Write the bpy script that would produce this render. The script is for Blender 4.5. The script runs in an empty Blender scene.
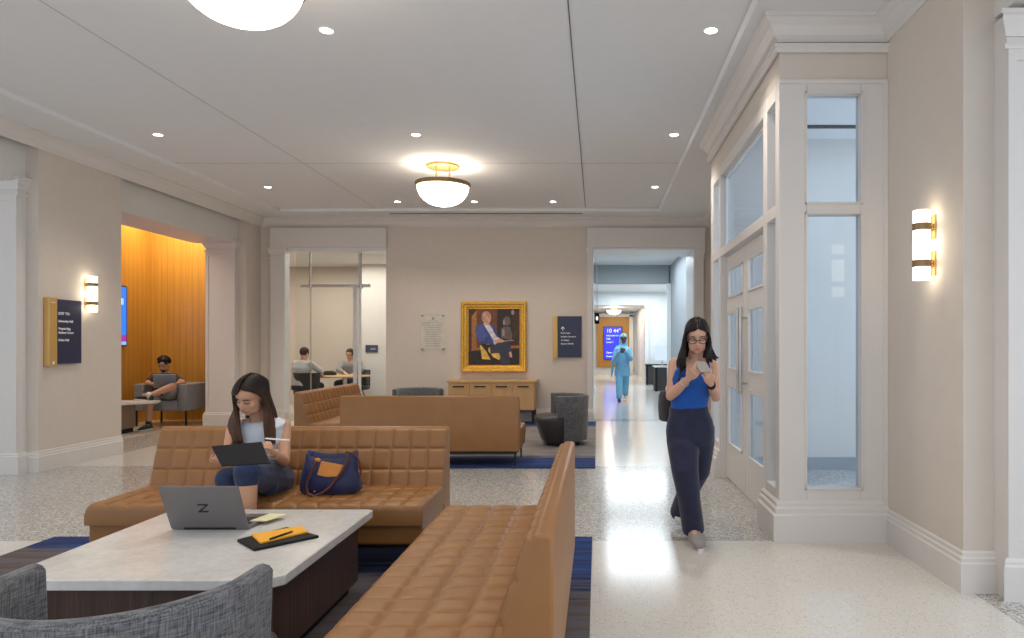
import bpy, bmesh, math, random
from mathutils import Vector as V, Matrix, Euler
random.seed(7)
sc = bpy.context.scene
COL = sc.collection
PI = math.pi
# ------------------------------------------------------------------ camera
F, CX, CY, H = 683.0, 597.0, 345.0, 1.4
def P(x, y, d):            # reads a place off the photograph at distance d
    return V(((x-CX)*d/F, d, H-(y-CY)*d/F))
cam_d = bpy.data.cameras.new('camera'); cam = bpy.data.objects.new('camera', cam_d); COL.objects.link(cam)
cam.location = (0, 0, H); cam.rotation_euler = (PI/2, 0, 0)
cam_d.sensor_width = 36; cam_d.lens = F/1024*36
cam_d.shift_x = -(CX-512)/1024; cam_d.shift_y = (CY-319)/1024
cam_d.clip_start = .05; cam_d.clip_end = 200
sc.camera = cam
sc.view_settings.view_transform = 'Standard'; sc.view_settings.look = 'None'
sc.view_settings.gamma = 1; sc.view_settings.use_curve_mapping = False
sc.view_settings.exposure = 0.43

# ------------------------------------------------------------------ materials
def sl(c):
    return tuple((v/255/12.92 if v/255 <= .04045 else ((v/255+.055)/1.055)**2.4) for v in c)
class NT:
    def __init__(s, name):
        s.m = bpy.data.materials.new(name); s.m.use_nodes = True
        s.t = s.m.node_tree; s.n = s.t.nodes; s.l = s.t.links
        s.b = s.n['Principled BSDF']; s.out = s.n['Material Output']
    def add(s, typ, **kw):
        n = s.n.new(typ)
        for k, v in kw.items():
            if k.startswith('i_'): n.inputs[k[2:].replace('_', ' ')].default_value = v
            else: setattr(n, k, v)
        return n
    def link(s, a, b): s.l.new(a, b)
    def coords(s, scale=(1,1,1), rot=(0,0,0)):
        tc = s.add('ShaderNodeTexCoord'); mp = s.add('ShaderNodeMapping')
        mp.inputs['Scale'].default_value = scale; mp.inputs['Rotation'].default_value = rot
        s.link(tc.outputs['Object'], mp.inputs['Vector']); return mp.outputs['Vector']
    def noise(s, vec, scale, detail=3, rough=.5):
        n = s.add('ShaderNodeTexNoise'); n.inputs['Scale'].default_value = scale
        n.inputs['Detail'].default_value = detail; n.inputs['Roughness'].default_value = rough
        s.link(vec, n.inputs['Vector']); return n.outputs['Fac']
    def ramp(s, fac, stops, interp='LINEAR'):
        r = s.add('ShaderNodeValToRGB'); cr = r.color_ramp; cr.interpolation = interp
        while len(cr.elements) < len(stops): cr.elements.new(.5)
        for e, (p, c) in zip(cr.elements, stops):
            e.position = p; e.color = (*c, 1) if len(c) == 3 else c
        s.link(fac, r.inputs['Fac']); return r.outputs['Color']
    def mix(s, fac, a, b, mode='MIX'):
        m = s.add('ShaderNodeMix', data_type='RGBA', blend_type=mode)
        for v, i in ((fac, 0), (a, 6), (b, 7)):
            if hasattr(v, 'node'): s.link(v, m.inputs[i])
            else: m.inputs[i].default_value = v if i == 0 else (*v, 1)
        return m.outputs[2]
    def bump(s, h, strength=.2, dist=.01):
        b = s.add('ShaderNodeBump'); b.inputs['Strength'].default_value = strength
        b.inputs['Distance'].default_value = dist
        s.link(h, b.inputs['Height']); s.link(b.outputs['Normal'], s.b.inputs['Normal'])
    def base(s, c):
        if hasattr(c, 'node'): s.link(c, s.b.inputs['Base Color'])
        else: s.b.inputs['Base Color'].default_value = (*c, 1)
    def set(s, **kw):
        for k, v in kw.items(): s.b.inputs[k.replace('_', ' ')].default_value = v
        return s
MAT = {}
def simple(name, c, rough=.6, metal=0, var=.06, vs=8, bump=0, bs=60, **kw):
    n = NT(name); vec = n.coords()
    f = n.noise(vec, vs, 3)
    a = tuple(x*(1-var) for x in c); b = tuple(min(1, x*(1+var)) for x in c)
    n.base(n.ramp(f, [(.3, a), (.7, b)])); n.set(Roughness=rough, Metallic=metal, **kw)
    if bump: n.bump(n.noise(vec, bs, 4), bump)
    MAT[name] = n.m; return n.m
def emis(name, c, s):
    n = NT(name); n.base((.02,.02,.02)); n.set(Roughness=.4)
    n.b.inputs['Emission Color'].default_value = (*c, 1); n.b.inputs['Emission Strength'].default_value = s
    MAT[name] = n.m; return n.m
simple('wall_paint', (.64,.57,.50), .75, var=.015, bump=.03, bs=150)
simple('wall_white', (.70,.67,.63), .75, var=.015, bump=.03, bs=150)
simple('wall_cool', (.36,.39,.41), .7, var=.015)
simple('trim_paint', (.69,.655,.625), .45, var=.01)
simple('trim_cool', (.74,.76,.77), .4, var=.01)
simple('ceiling_paint', (.78,.785,.795), .8, var=.01)
simple('seam_dark', (.12,.11,.11), .8); simple('seam_light', (.42,.41,.40), .8)
simple('vent_dark', (.1,.095,.09), .8)
simple('black_metal', (.012,.012,.013), .4)
simple('black_plastic', (.010,.010,.012), .6, Specular_IOR_Level=.25)
simple('brass', (.62,.42,.16), .32, metal=.9)
simple('brass_dark', (.30,.20,.10), .4, metal=.7)
simple('steel', (.55,.54,.52), .3, metal=.9)
simple('gold_frame', (.72,.40,.06), .38, metal=.55, var=.2, vs=30, bump=.2, bs=50)
simple('gold_sign', (.62,.38,.12), .4, metal=.3, var=.03)
simple('navy_sign', (.022,.028,.075), .35, var=.03)
simple('white_paint', (.85,.85,.85), .6, var=.01)
simple('sign_white', (.9,.9,.9), .6, var=0)
simple('aluminium_grey', (.20,.19,.195), .38, metal=.5, var=.02)
simple('keyboard_dark', (.02,.02,.025), .5)
simple('logo_dark', (.03,.03,.035), .2)
simple('paper_yellow', (.88,.42,.03), .7, var=.03)
simple('paper_cream', (.78,.74,.45), .7, var=.03)
simple('paper_white', (.8,.78,.74), .7)
simple('rubber', (.04,.04,.04), .7)
simple('skin_light', (.62,.36,.25), .5, var=.05, Subsurface_Weight=.06)
simple('skin_tan', (.58,.31,.19), .5, var=.05, Subsurface_Weight=.06)
simple('skin_mid', (.46,.25,.16), .5, var=.05)
simple('skin_dark', (.16,.08,.05), .5, var=.05)
simple('lip', (.46,.17,.14), .45)
simple('eye_white', (.45,.40,.37), .3)
simple('eye_dark', (.02,.013,.01), .25)
simple('hair_brow', (.03,.02,.015), .6)
simple('nail', (.8,.62,.58), .3)
def hairmat(name, c0, c1, z0, z1):
    n = NT(name); tc = n.add('ShaderNodeTexCoord'); sp = n.add('ShaderNodeSeparateXYZ')
    n.link(tc.outputs['Object'], sp.inputs[0])
    mr = n.add('ShaderNodeMapRange'); mr.inputs[1].default_value = z0; mr.inputs[2].default_value = z1
    n.link(sp.outputs[2], mr.inputs[0])
    v = n.coords((120, 120, 8)); f = n.noise(v, 1, 2)
    c = n.mix(mr.outputs[0], c0, c1); n.base(n.mix(n.ramp(f, [(.35,(0,0,0)),(.7,(1,1,1))]), n.mix(.5, c, (0,0,0)), c))
    n.set(Roughness=.5, Specular_IOR_Level=.25); n.bump(f, .4, .004); MAT[name] = n.m
hairmat('hair_ombre', (.11,.05,.025), (.018,.010,.008), .95, 1.15)
hairmat('hair_black', (.014,.009,.009), (.012,.008,.008), 0, 1)
hairmat('hair_short', (.06,.03,.018), (.05,.025,.015), 0, 1)
def cloth(name, c, var=.15, scale=14, bump=.35, rough=.85):
    n = NT(name); v = n.coords(); f = n.noise(v, scale, 4, .6)
    n.base(n.ramp(f, [(.3, tuple(x*(1-var) for x in c)), (.7, tuple(x*(1+var) for x in c))]))
    n.bump(f, bump, .02); n.set(Roughness=rough, Sheen_Weight=.15); MAT[name] = n.m
cloth('cloth_blue', (.004,.075,.36), .12)
cloth('cloth_navy', (.013,.015,.045), .2)
cloth('cloth_skirt', (.016,.028,.075), .35, 12)
cloth('cloth_white', (.66,.68,.74), .05, bump=.25)
cloth('cloth_shirt', (.5,.52,.55), .08)
cloth('cloth_grey', (.25,.25,.25), .15)
cloth('cloth_black', (.02,.02,.022), .2)
cloth('cloth_shorts', (.22,.22,.23), .1)
cloth('cloth_scrub', (.20,.46,.68), .1)
cloth('cloth_hijab', (.28,.60,.80), .1)
cloth('bag_navy', (.012,.018,.085), .35, 9, .5, .5)
cloth('bag_inside', (.012,.015,.02), .1)
simple('tan_leather', (.75,.30,.06), .5, var=.08)
simple('strap_leather', (.13,.045,.025), .45)
simple('shoe_grey', (.30,.27,.25), .7, var=.1)
simple('shoe_white', (.7,.68,.66), .6)
# leather upholstery
n = NT('leather'); v = n.coords(); f = n.noise(v, 5, 3)
n.base(n.ramp(f, [(.3,(.255,.112,.032)),(.7,(.29,.131,.038))])); n.set(Roughness=.42)
n.bump(n.noise(v, 220, 3), .12, .003); MAT['leather'] = n.m
simple('leather_dark', (.035,.033,.034), .4, bump=.1, bs=200)
# tweed
def tweed(name, a, b):
    n = NT(name); f1 = n.noise(n.coords((260,260,18)), 1, 2); f2 = n.noise(n.coords((18,18,260)), 1, 2)
    m = n.add('ShaderNodeMath', operation='ADD'); n.link(f1, m.inputs[0]); n.link(f2, m.inputs[1])
    d = n.add('ShaderNodeMath', operation='MULTIPLY'); n.link(m.outputs[0], d.inputs[0]); d.inputs[1].default_value = .5
    n.base(n.ramp(d.outputs[0], [(.36, a), (.64, b)])); n.set(Roughness=.95, Sheen_Weight=.2)
    n.bump(d.outputs[0], .5, .004); MAT[name] = n.m
tweed('tweed', (.028,.031,.038), (.19,.19,.20))
tweed('felt_grey', (.17,.17,.18), (.26,.26,.27))
# woods
def wood(name, a, b, vec=(40,40,1.2), rough=.45, slat=0, axis=0, slatc=.5):
    n = NT(name); f = n.noise(n.coords(vec), 1, 4, .6)
    c = n.ramp(f, [(.3, a), (.7, b)])
    if slat:
        tc = n.add('ShaderNodeTexCoord'); sp = n.add('ShaderNodeSeparateXYZ'); n.link(tc.outputs['Object'], sp.inputs[0])
        ad = n.add('ShaderNodeMath', operation='ADD'); n.link(sp.outputs[0], ad.inputs[0]); n.link(sp.outputs[1], ad.inputs[1])
        mu = n.add('ShaderNodeMath', operation='MULTIPLY'); n.link(ad.outputs[0], mu.inputs[0]); mu.inputs[1].default_value = 1/slat
        fr = n.add('ShaderNodeMath', operation='FRACT'); n.link(mu.outputs[0], fr.inputs[0])
        g = n.ramp(fr.outputs[0], [(0,(slatc,)*3),(.08,(slatc,)*3),(.16,(1,1,1)),(1,(1,1,1))])
        c = n.mix(1.0, c, g, 'MULTIPLY')
        n.bump(g, .4, .004)
    n.base(c); n.set(Roughness=rough); MAT[name] = n.m
wood('walnut', (.045,.023,.016), (.10,.055,.040), (70,70,1.5), .4, slat=.035, slatc=.75)
wood('walnut_plain', (.032,.014,.009), (.075,.036,.024), (70,70,1.5), .4)
wood('wood_panel', (.44,.21,.035), (.55,.28,.05), (30,30,.8), .4, slat=.115, slatc=.8)
wood('oak', (.54,.32,.14), (.60,.37,.17), (9,9,1.5), .5)
wood('oak_top', (.52,.30,.12), (.64,.40,.18), (1.5,30,30), .5)
wood('alcove_base', (.20,.13,.09), (.27,.18,.125), (60,60,1.5), .5, slat=.05, slatc=.8)
# stone table top
n = NT('quartz'); v = n.coords(); f = n.noise(v, 26, 6, .7); f2 = n.noise(v, 5, 4)
n.base(n.mix(.5, n.ramp(f, [(.35,(.52,.51,.49)),(.6,(.66,.65,.63))]), n.ramp(f2, [(.4,(.58,.57,.55)),(.6,(.68,.67,.65))])))
n.set(Roughness=.27); MAT['quartz'] = n.m
# terrazzo
def terrazzo(name, base, chips, dens, rough=.14):
    n = NT(name); v = n.coords(); c = n.ramp(n.noise(v, 1.2, 3), [(.3, tuple(x*.97 for x in base)), (.7, base)])
    for sc_, th, col in chips:
        vo = n.add('ShaderNodeTexVoronoi'); vo.inputs['Scale'].default_value = sc_; n.link(v, vo.inputs['Vector'])
        sep = n.add('ShaderNodeSeparateColor'); n.link(vo.outputs['Color'], sep.inputs[0])
        g = n.add('ShaderNodeMath', operation='LESS_THAN'); n.link(sep.outputs[0], g.inputs[0]); g.inputs[1].default_value = dens
        l = n.add('ShaderNodeMath', operation='LESS_THAN'); n.link(vo.outputs['Distance'], l.inputs[0]); l.inputs[1].default_value = th
        mm = n.add('ShaderNodeMath', operation='MULTIPLY'); n.link(g.outputs[0], mm.inputs[0]); n.link(l.outputs[0], mm.inputs[1])
        c = n.mix(mm.outputs[0], c, col)
    n.base(c); n.set(Roughness=rough); MAT[name] = n.m
terrazzo('terrazzo_cream', (.66,.635,.59), [(70,.32,(.48,.42,.34)), (95,.28,(.30,.27,.24)), (50,.35,(.74,.70,.64))], .16)
terrazzo('terrazzo_grey', (.46,.45,.43), [(60,.5,(.66,.64,.61)), (80,.42,(.16,.155,.15)), (45,.42,(.30,.28,.25))], .36)
# carpet
def carpet(name, y0, y1, w, wx, gm):
    n = NT(name); tc = n.add('ShaderNodeTexCoord'); sp = n.add('ShaderNodeSeparateXYZ'); n.link(tc.outputs['Object'], sp.inputs[0])
    st = n.noise(n.coords((.9, 13, 1)), 1, 5, .7)
    yy = sp.outputs[1]
    def mth(op, a, b):
        m = n.add('ShaderNodeMath', operation=op)
        for i, q in enumerate((a, b)):
            if hasattr(q, 'node'): n.link(q, m.inputs[i])
            else: m.inputs[i].default_value = q
        return m.outputs[0]
    e = mth('MINIMUM', mth('SUBTRACT', yy, y0), mth('SUBTRACT', y1, yy))
    e = mth('ADD', mth('DIVIDE', e, mth('ADD', w, mth('MULTIPLY', mth('ADD', sp.outputs[0], 4.0), wx))), mth('MULTIPLY', mth('SUBTRACT', st, .5), 2.2))
    blue = n.ramp(st, [(.3,(.006,.012,.045)),(.5,(.010,.030,.13)),(.6,(.016,.06,.24)),(.75,(.02,.03,.09))])
    grey = n.ramp(st, [(.3,(.06,.045,.045)),(.5,gm),(.62,(.09,.10,.16)),(.75,(.25,.22,.20))])
    n.base(n.mix(n.ramp(e, [(.75,(0,0,0)),(1.0,(1,1,1))]), blue, grey))
    n.set(Roughness=1); n.bump(n.noise(n.coords(), 400, 2), .5, .004); MAT[name] = n.m
carpet('carpet_near', 0.0, 4.95, .28, .22, (.12,.095,.09))
carpet('carpet_far', 7.74, 12.42, .85, 0, (.27,.24,.22))  # lighter middle grey has the carpet's bright reflection put into the colour
# glass that reflects at grazing angles
def glass(name, tint, base_r=.06, trans=1):
    n = NT(name); n.n.remove(n.b)
    tr = n.add('ShaderNodeBsdfTransparent'); tr.inputs[0].default_value = (*tint, 1)
    gl = n.add('ShaderNodeBsdfGlossy'); gl.inputs['Roughness'].default_value = .02
    lw = n.add('ShaderNodeLayerWeight'); lw.inputs[0].default_value = .5
    pw = n.add('ShaderNodeMath', operation='POWER'); n.link(lw.outputs['Facing'], pw.inputs[0]); pw.inputs[1].default_value = 5
    fr = n.add('ShaderNodeMath', operation='MULTIPLY_ADD'); n.link(pw.outputs[0], fr.inputs[0]); fr.inputs[1].default_value = .6; fr.inputs[2].default_value = .015
    mx = n.add('ShaderNodeMixShader'); n.link(fr.outputs[0], mx.inputs[0]); n.link(tr.outputs[0], mx.inputs[1]); n.link(gl.outputs[0], mx.inputs[2])
    n.link(mx.outputs[0], n.out.inputs[0]); MAT[name] = n.m
glass('glass', (.93,.95,.95)); glass('glass_blue', (.80,.86,.92)); glass('acrylic', (.98,.98,.97))
emis('lamp_bowl', (1,.87,.71), 11.0)
emis('lamp_tube', (1,.86,.66), 5.0)
emis('downlight_glow', (1,.95,.88), 14.0)
emis('screen_blue', (.02,.03,.75), 1.0)
emis('screen_tv', (.01,.2,.85), .9)
emis('screen_tv_pink', (.35,.03,.3), .9)
emis('screen_tv_light', (.25,.45,.8), .9)
emis('screen_white', (.8,.9,1), 1.0)
emis('screen_pale', (.55,.68,.8), .9)
def M_(x): return MAT[x]

# ------------------------------------------------------------------ mesh builder
class MB:
    def __init__(s): s.v = []; s.f = []; s.m = []
    def add(s, vs, fs, m=0):
        o = len(s.v); s.v += [tuple(p) for p in vs]; s.f += [tuple(i+o for i in f) for f in fs]; s.m += [m]*len(fs); return s
    def box(s, x0, x1, y0, y1, z0, z1, m=0):
        return s.add([(x0,y0,z0),(x1,y0,z0),(x1,y1,z0),(x0,y1,z0),(x0,y0,z1),(x1,y0,z1),(x1,y1,z1),(x0,y1,z1)],
                     [(0,3,2,1),(4,5,6,7),(0,1,5,4),(1,2,6,5),(2,3,7,6),(3,0,4,7)], m)
    def cbox(s, c, size, m=0, rot=None):
        R = rot.to_matrix() if rot else Matrix.Identity(3); vs = []
        for sx, sy, sz in ((-1,-1,-1),(1,-1,-1),(1,1,-1),(-1,1,-1),(-1,-1,1),(1,-1,1),(1,1,1),(-1,1,1)):
            vs.append(V(c)+R@V((sx*size[0]/2, sy*size[1]/2, sz*size[2]/2)))
        return s.add(vs, [(0,3,2,1),(4,5,6,7),(0,1,5,4),(1,2,6,5),(2,3,7,6),(3,0,4,7)], m)
    def prism(s, pts, h0, h1, axis='z', m=0):
        n = len(pts)
        def q(p, h): return {'z': (p[0],p[1],h), 'x': (h,p[0],p[1]), 'y': (p[0],h,p[1])}[axis]
        vs = [q(p, h0) for p in pts]+[q(p, h1) for p in pts]
        return s.add(vs, [tuple(range(n))[::-1], tuple(range(n, 2*n))]+[(i,(i+1)%n,(i+1)%n+n,i+n) for i in range(n)], m)
    def loft(s, rings, m=0, cap=True):      # rings: list of equal-length point lists
        n = len(rings[0]); vs = [p for r in rings for p in r]; fs = []
        for k in range(len(rings)-1):
            for i in range(n):
                j = (i+1)%n; fs.append((k*n+i, k*n+j, (k+1)*n+j, (k+1)*n+i))
        if cap: fs += [tuple(range(n))[::-1], tuple(range((len(rings)-1)*n, len(rings)*n))]
        return s.add(vs, fs, m)
    def ering(s, c, u, v, ru, rv, n=20, p=1.0):
        out = []
        for i in range(n):
            a = 2*PI*i/n; ca, sa = math.cos(a), math.sin(a)
            ca = math.copysign(abs(ca)**p, ca); sa = math.copysign(abs(sa)**p, sa)
            out.append(V(c)+V(u)*ru*ca+V(v)*rv*sa)
        return out
    def tube(s, pts, rad, n=10, m=0, flat=1.0):
        pts = [V(p) for p in pts]; rs = rad if isinstance(rad, (list, tuple)) else [rad]*len(pts)
        rings = []; up = None
        for i, p in enumerate(pts):
            t = (pts[min(i+1, len(pts)-1)]-pts[max(i-1, 0)]).normalized()
            if up is None: up = V((0,0,1)) if abs(t.z) < .9 else V((0,1,0))
            u = t.cross(up).normalized(); w = u.cross(t).normalized(); up = w
            rings.append(s.ering(p, u, w, rs[i], rs[i]*flat, n))
        return s.loft(rings, m)
    def cyl(s, c, r, z0, z1, n=24, m=0, r2=None):
        return s.loft([s.ering((c[0],c[1],z0),(1,0,0),(0,1,0),r,r,n), s.ering((c[0],c[1],z1),(1,0,0),(0,1,0),r2 or r,r2 or r,n)], m)
    def lathe(s, c, prof, n=32, m=0, cap=True):
        return s.loft([s.ering((c[0],c[1],c[2]+z),(1,0,0),(0,1,0),max(r,1e-4),max(r,1e-4),n) for r, z in prof], m, cap)
    def ell(s, c, r, R=None, m=0, nu=16, nv=10):
        R = R or Matrix.Identity(3); rings = []
        for k in range(nv+1):
            t = -PI/2+PI*k/nv; z = math.sin(t); q = max(math.cos(t), 1e-3)
            rings.append([V(c)+R@V((r[0]*q*math.cos(2*PI*i/nu), r[1]*q*math.sin(2*PI*i/nu), r[2]*z)) for i in range(nu)])
        return s.loft(rings, m)
    def cap(s, p0, r0, p1, r1, m=0, n=12):
        p0, p1 = V(p0), V(p1); t = (p1-p0); L = t.length
        if L < 1e-6: return s.ell(p0, (r0,)*3, m=m)
        t /= L; up = V((0,0,1)) if abs(t.z) < .9 else V((0,1,0)); u = t.cross(up).normalized(); w = u.cross(t)
        rings = []
        for a in (-80,-55,-28,0): rings.append(s.ering(p0+t*r0*math.sin(math.radians(a)), u, w, r0*math.cos(math.radians(a)), r0*math.cos(math.radians(a)), n))
        for a in (0,28,55,80): rings.append(s.ering(p1+t*r1*math.sin(math.radians(a)), u, w, r1*math.cos(math.radians(a)), r1*math.cos(math.radians(a)), n))
        return s.loft(rings, m)
    def sweep(s, path, prof, m=0, z=0, closed=False):   # prof: (out, z), out to the left of the path
        rings = []; n = len(path)
        for i in range(n):
            p = V((*path[i], 0))
            a = (p-V((*path[i-1],0))).normalized() if (i > 0 or closed) else None
            b = (V((*path[(i+1)%n],0))-p).normalized() if (i < n-1 or closed) else None
            a = a or b; b = b or a
            na = V((-a.y, a.x, 0)); nb = V((-b.y, b.x, 0)); mt = (na+nb); mt = mt/(1+na.dot(nb))
            rings.append([p+mt*o+V((0,0,z+h)) for o, h in prof])
        return s.loft(rings, m)
    def mesh(s, name, mats, sharp=35, smooth=True):
        me = bpy.data.meshes.new(name); me.from_pydata(s.v, [], s.f)
        for k in mats: me.materials.append(M_(k))
        for p, mi in zip(me.polygons, s.m): p.material_index = mi
        bm = bmesh.new(); bm.from_mesh(me); bmesh.ops.recalc_face_normals(bm, faces=bm.faces); bm.to_mesh(me); bm.free()
        if smooth:
            me.polygons.foreach_set('use_smooth', [True]*len(me.polygons)); me.set_sharp_from_angle(angle=math.radians(sharp))
        me.update(); return me
    def build(s, name, mats, parent=None, bev=0, **kw):
        if isinstance(mats, str): mats = [mats]
        return link_mesh(name, s.mesh(name, mats, **kw), parent, bev)
def link_mesh(name, me, parent=None, bev=0):
    o = bpy.data.objects.new(name, me); COL.objects.link(o)
    if parent:
        o.parent = parent; L = parent.location if parent.type == 'EMPTY' else V((0,0,0))
        o.matrix_parent_inverse = Matrix.Translation(-L)
    if bev:
        b = o.modifiers.new('bevel', 'BEVEL'); b.width = bev; b.segments = 2; b.limit_method = 'ANGLE'; b.angle_limit = math.radians(40)
    return o
def tag(o, label, cat, group=None, kind=None):
    o['label'] = label; o['category'] = cat
    if group: o['group'] = group
    if kind: o['kind'] = kind
    return o
def thing(name, label, cat, loc=(0,0,0), group=None):
    o = bpy.data.objects.new(name, None); COL.objects.link(o); o.location = loc; o.empty_display_size = .1
    return tag(o, label, cat, group)
def struct(o): o['kind'] = 'structure'; return o
def copy_tree(o, parent=None):
    c = o.copy(); COL.objects.link(c)
    if parent: c.parent = parent
    for ch in list(o.children): copy_tree(ch, c)
    return c
def text_mesh(name, body, size, mat, parent, M, align='LEFT', extrude=.0015, bold=0):
    cu = bpy.data.curves.new(name, 'FONT'); cu.body = body; cu.size = size; cu.align_x = align; cu.extrude = extrude; cu.offset = bold
    t = bpy.data.objects.new(name, cu); COL.objects.link(t)
    me = bpy.data.meshes.new_from_object(t.evaluated_get(bpy.context.evaluated_depsgraph_get()))
    COL.objects.unlink(t); bpy.data.objects.remove(t); me.transform(M); me.materials.clear(); me.materials.append(M_(mat))
    return link_mesh(name, me, parent)
def blob(mb, name, voxel, mats, smooth=3, extra=None, parent=None, factor=.5):
    tmp = mb.build('tmp', ['skin_light']); r = tmp.modifiers.new('r', 'REMESH'); r.mode = 'VOXEL'; r.voxel_size = voxel; r.use_smooth_shade = True
    if smooth:
        s = tmp.modifiers.new('s', 'SMOOTH'); s.iterations = smooth; s.factor = factor
    dg = bpy.context.evaluated_depsgraph_get(); dg.update()
    me = bpy.data.meshes.new_from_object(tmp.evaluated_get(dg)); me.name = name
    bpy.data.objects.remove(tmp)
    me.materials.clear()
    for k in mats: me.materials.append(M_(k))
    me.polygons.foreach_set('material_index', [0]*len(me.polygons))
    if extra is not None:
        bm = bmesh.new(); bm.from_mesh(me); e = extra.mesh('e', mats); bm.from_mesh(e); bm.to_mesh(me); bm.free()
    me.polygons.foreach_set('use_smooth', [True]*len(me.polygons)); me.update()
    return link_mesh(name, me, parent)

# ------------------------------------------------------------------ the room
YB = 12.5; XL = -6.15; XR = 2.075; ZC = 3.72; XBOX = 1.30; YBOX = 4.88; YBF = 7.80
# floor: slab made of terrazzo fields
fl = MB()
def rect(x0, x1, y0, y1, m): fl.add([(x0,y0,0),(x1,y0,0),(x1,y1,0),(x0,y1,0)], [(0,1,2,3)], m)
xs = [-12, -7.05, XL, 2.12, 8]
ys = [-2, 3.87, 4.88, 7.9, 8.83, 12.0, 12.5, 12.95, 34]
for i in range(4):
    for j in range(8):
        x0, x1, y0, y1 = xs[i], xs[i+1], ys[j], ys[j+1]; g = 0
        if j == 2 and i >= 0: g = 1
        if i == 1 and j == 4: g = 1
        if i == 3 and j in (0,): g = 1
        if j == 6 and i == 2: g = 1
        rect(x0, x1, y0, y1, g)
fl.box(-12, 8, -2, 34, -.12, -.01, 0)
struct(fl.build('floor', ['terrazzo_cream', 'terrazzo_grey'], smooth=False))
# ceiling: soffit ring at ZC and a shallow raised tray
TX0, TX1, TY0, TY1, ZT = -5.5, 1.10, -.5, 11.8, 3.77
ce = MB()
ce.box(-6.4, TX0, -2, 12.7, ZC, ZC+.2); ce.box(TX1, 4.6, -2, 12.7, ZC, ZC+.2); ce.box(TX0, TX1, TY1, 12.7, ZC, ZC+.2); ce.box(TX0, TX1, -2, TY0, ZC, ZC+.2)
ce.box(TX0, TX1, TY0, TY1, ZT, ZT+.15)
# the step of the tray carries a slim bead
ce.sweep([(TX0,TY0),(TX1,TY0),(TX1,TY1),(TX0,TY1)], [(0,-.012),(.0,.05),(.03,.05),(.045,.02),(.02,-.012)], z=ZC, closed=True)
ce.box(-12, -6.4, -2, 7.52, ZC, ZC+.2)
ce.box(-.2-.004, -.2+.004, TY0, TY1, ZT-.004, ZT+.01, 1)
ce.box(-3.83-.003, -3.83+.003, TY0, TY1, ZT-.003, ZT+.01, 2)
ce.box(TX0, TX1, 8.9-.004, 8.9+.004, ZT-.002, ZT+.01, 2)
struct(ce.build('ceiling', ['ceiling_paint', 'seam_dark', 'seam_light'], smooth=False))
tag(MB().box(-3.65, -.25, 12.02, 12.06, ZC-.006, ZC+.02).build('air_slot', 'vent_dark'), 'long dark linear air slot in the ceiling along the back wall', 'vent')

# walls -------------------------------------------------------------
wb = MB()     # back wall with the glass office opening and the hall opening
OX0, OX1, OZ = -5.69, -3.86, 3.17
HX0, HX1, HZ = -.08, 1.775, 3.175
wb.box(-6.4, OX0-.01, YB, YB+.11, 0, 3.9); wb.box(OX0, OX1, YB, YB+.25, OZ, 3.9); wb.box(OX1, HX0-.04, YB, YB+.25, 0, 3.9)
wb.box(HX0-.04, HX0, YB, YB+1.0, 0, 3.9)
wb.box(HX0, HX1, YB, YB+1.0, HZ, 3.9); wb.box(HX1, 2.5, YB, YB+1.0, 0, 3.9)
struct(wb.build('wall_back', 'wall_paint', smooth=False))
wl = MB()     # left wall block between the two openings, the corner beyond, the beam over them
wl.box(-7.0, XL, 7.52, 8.83, 0, 3.9)
wl.box(-6.78, XL, 11.97, 12.7, 0, 3.9)
struct(wl.build('wall_left', 'wall_paint', smooth=False))
bl = MB()
bl.box(-7.0, -6.29, 8.83, 11.97, 3.20, 3.9); bl.box(-7.0, -6.29, -2, 7.52, 3.20, 3.9)
struct(bl.build('wall_left_beam', 'wall_white', smooth=False))
wr = MB()
wr.box(XR, 2.6, 3.87, YBOX+.0, 0, 3.9); wr.box(XR, 2.6, YBF, YB, 0, 3.9)
struct(wr.build('wall_right', 'wall_paint', smooth=False))
br = MB(); br.box(2.25, 2.9, -2, 3.87, 3.25, 3.9)
struct(br.build('wall_right_beam', 'wall_white', smooth=False))
CROWN = [(0,-.16),(.012,-.16),(.02,-.145),(.045,-.125),(.055,-.10),(.075,-.065),(.105,-.045),(.115,-.03),(.13,-.025),(.13,0),(0,0)]
BEAD = [(0,-.235),(.018,-.235),(.028,-.222),(.028,-.205),(.04,-.195),(.04,-.18),(0,-.18)]
BASE = [(0,0),(.028,0),(.028,.165),(.02,.175),(.02,.195),(.012,.205),(.012,.225),(.004,.235),(0,.235)]
path_main = [(XR,-2),(XR,YBOX),(XBOX,YBOX),(XBOX,YBF),(XR,YBF),(XR,YB),(XL,YB),(XL,-2)]
cr = MB(); cr.sweep(path_main, CROWN, z=ZC)
struct(cr.build('trim_1', 'trim_paint', sharp=25))          # crown moulding all round
bd = MB(); bd.sweep([(XR,YBOX),(XBOX,YBOX),(XBOX,YBF),(XR,YBF)], BEAD, z=ZC)
struct(bd.build('trim_2', 'trim_paint', sharp=25))
def baseboard(name, path, mat='trim_paint'):
    b = MB(); b.sweep(path, BASE); struct(b.build(name, mat, sharp=25))
baseboard('baseboard_right', [(2.6,3.87),(XR,3.87),(XR,YBOX-.02)][::1])
baseboard('baseboard_left', [(XL,8.83),(XL,7.52),(-6.9,7.52)])
baseboard('baseboard_corner', [(-5.95,YB),(XL,YB),(XL,11.97),(-6.3,11.97)])
baseboard('baseboard_back', [(HX0-.16,YB),(OX1+.06,YB)])
baseboard('baseboard_far_right', [(XR,YBF),(XR,YB),(1.98,YB)])
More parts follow.
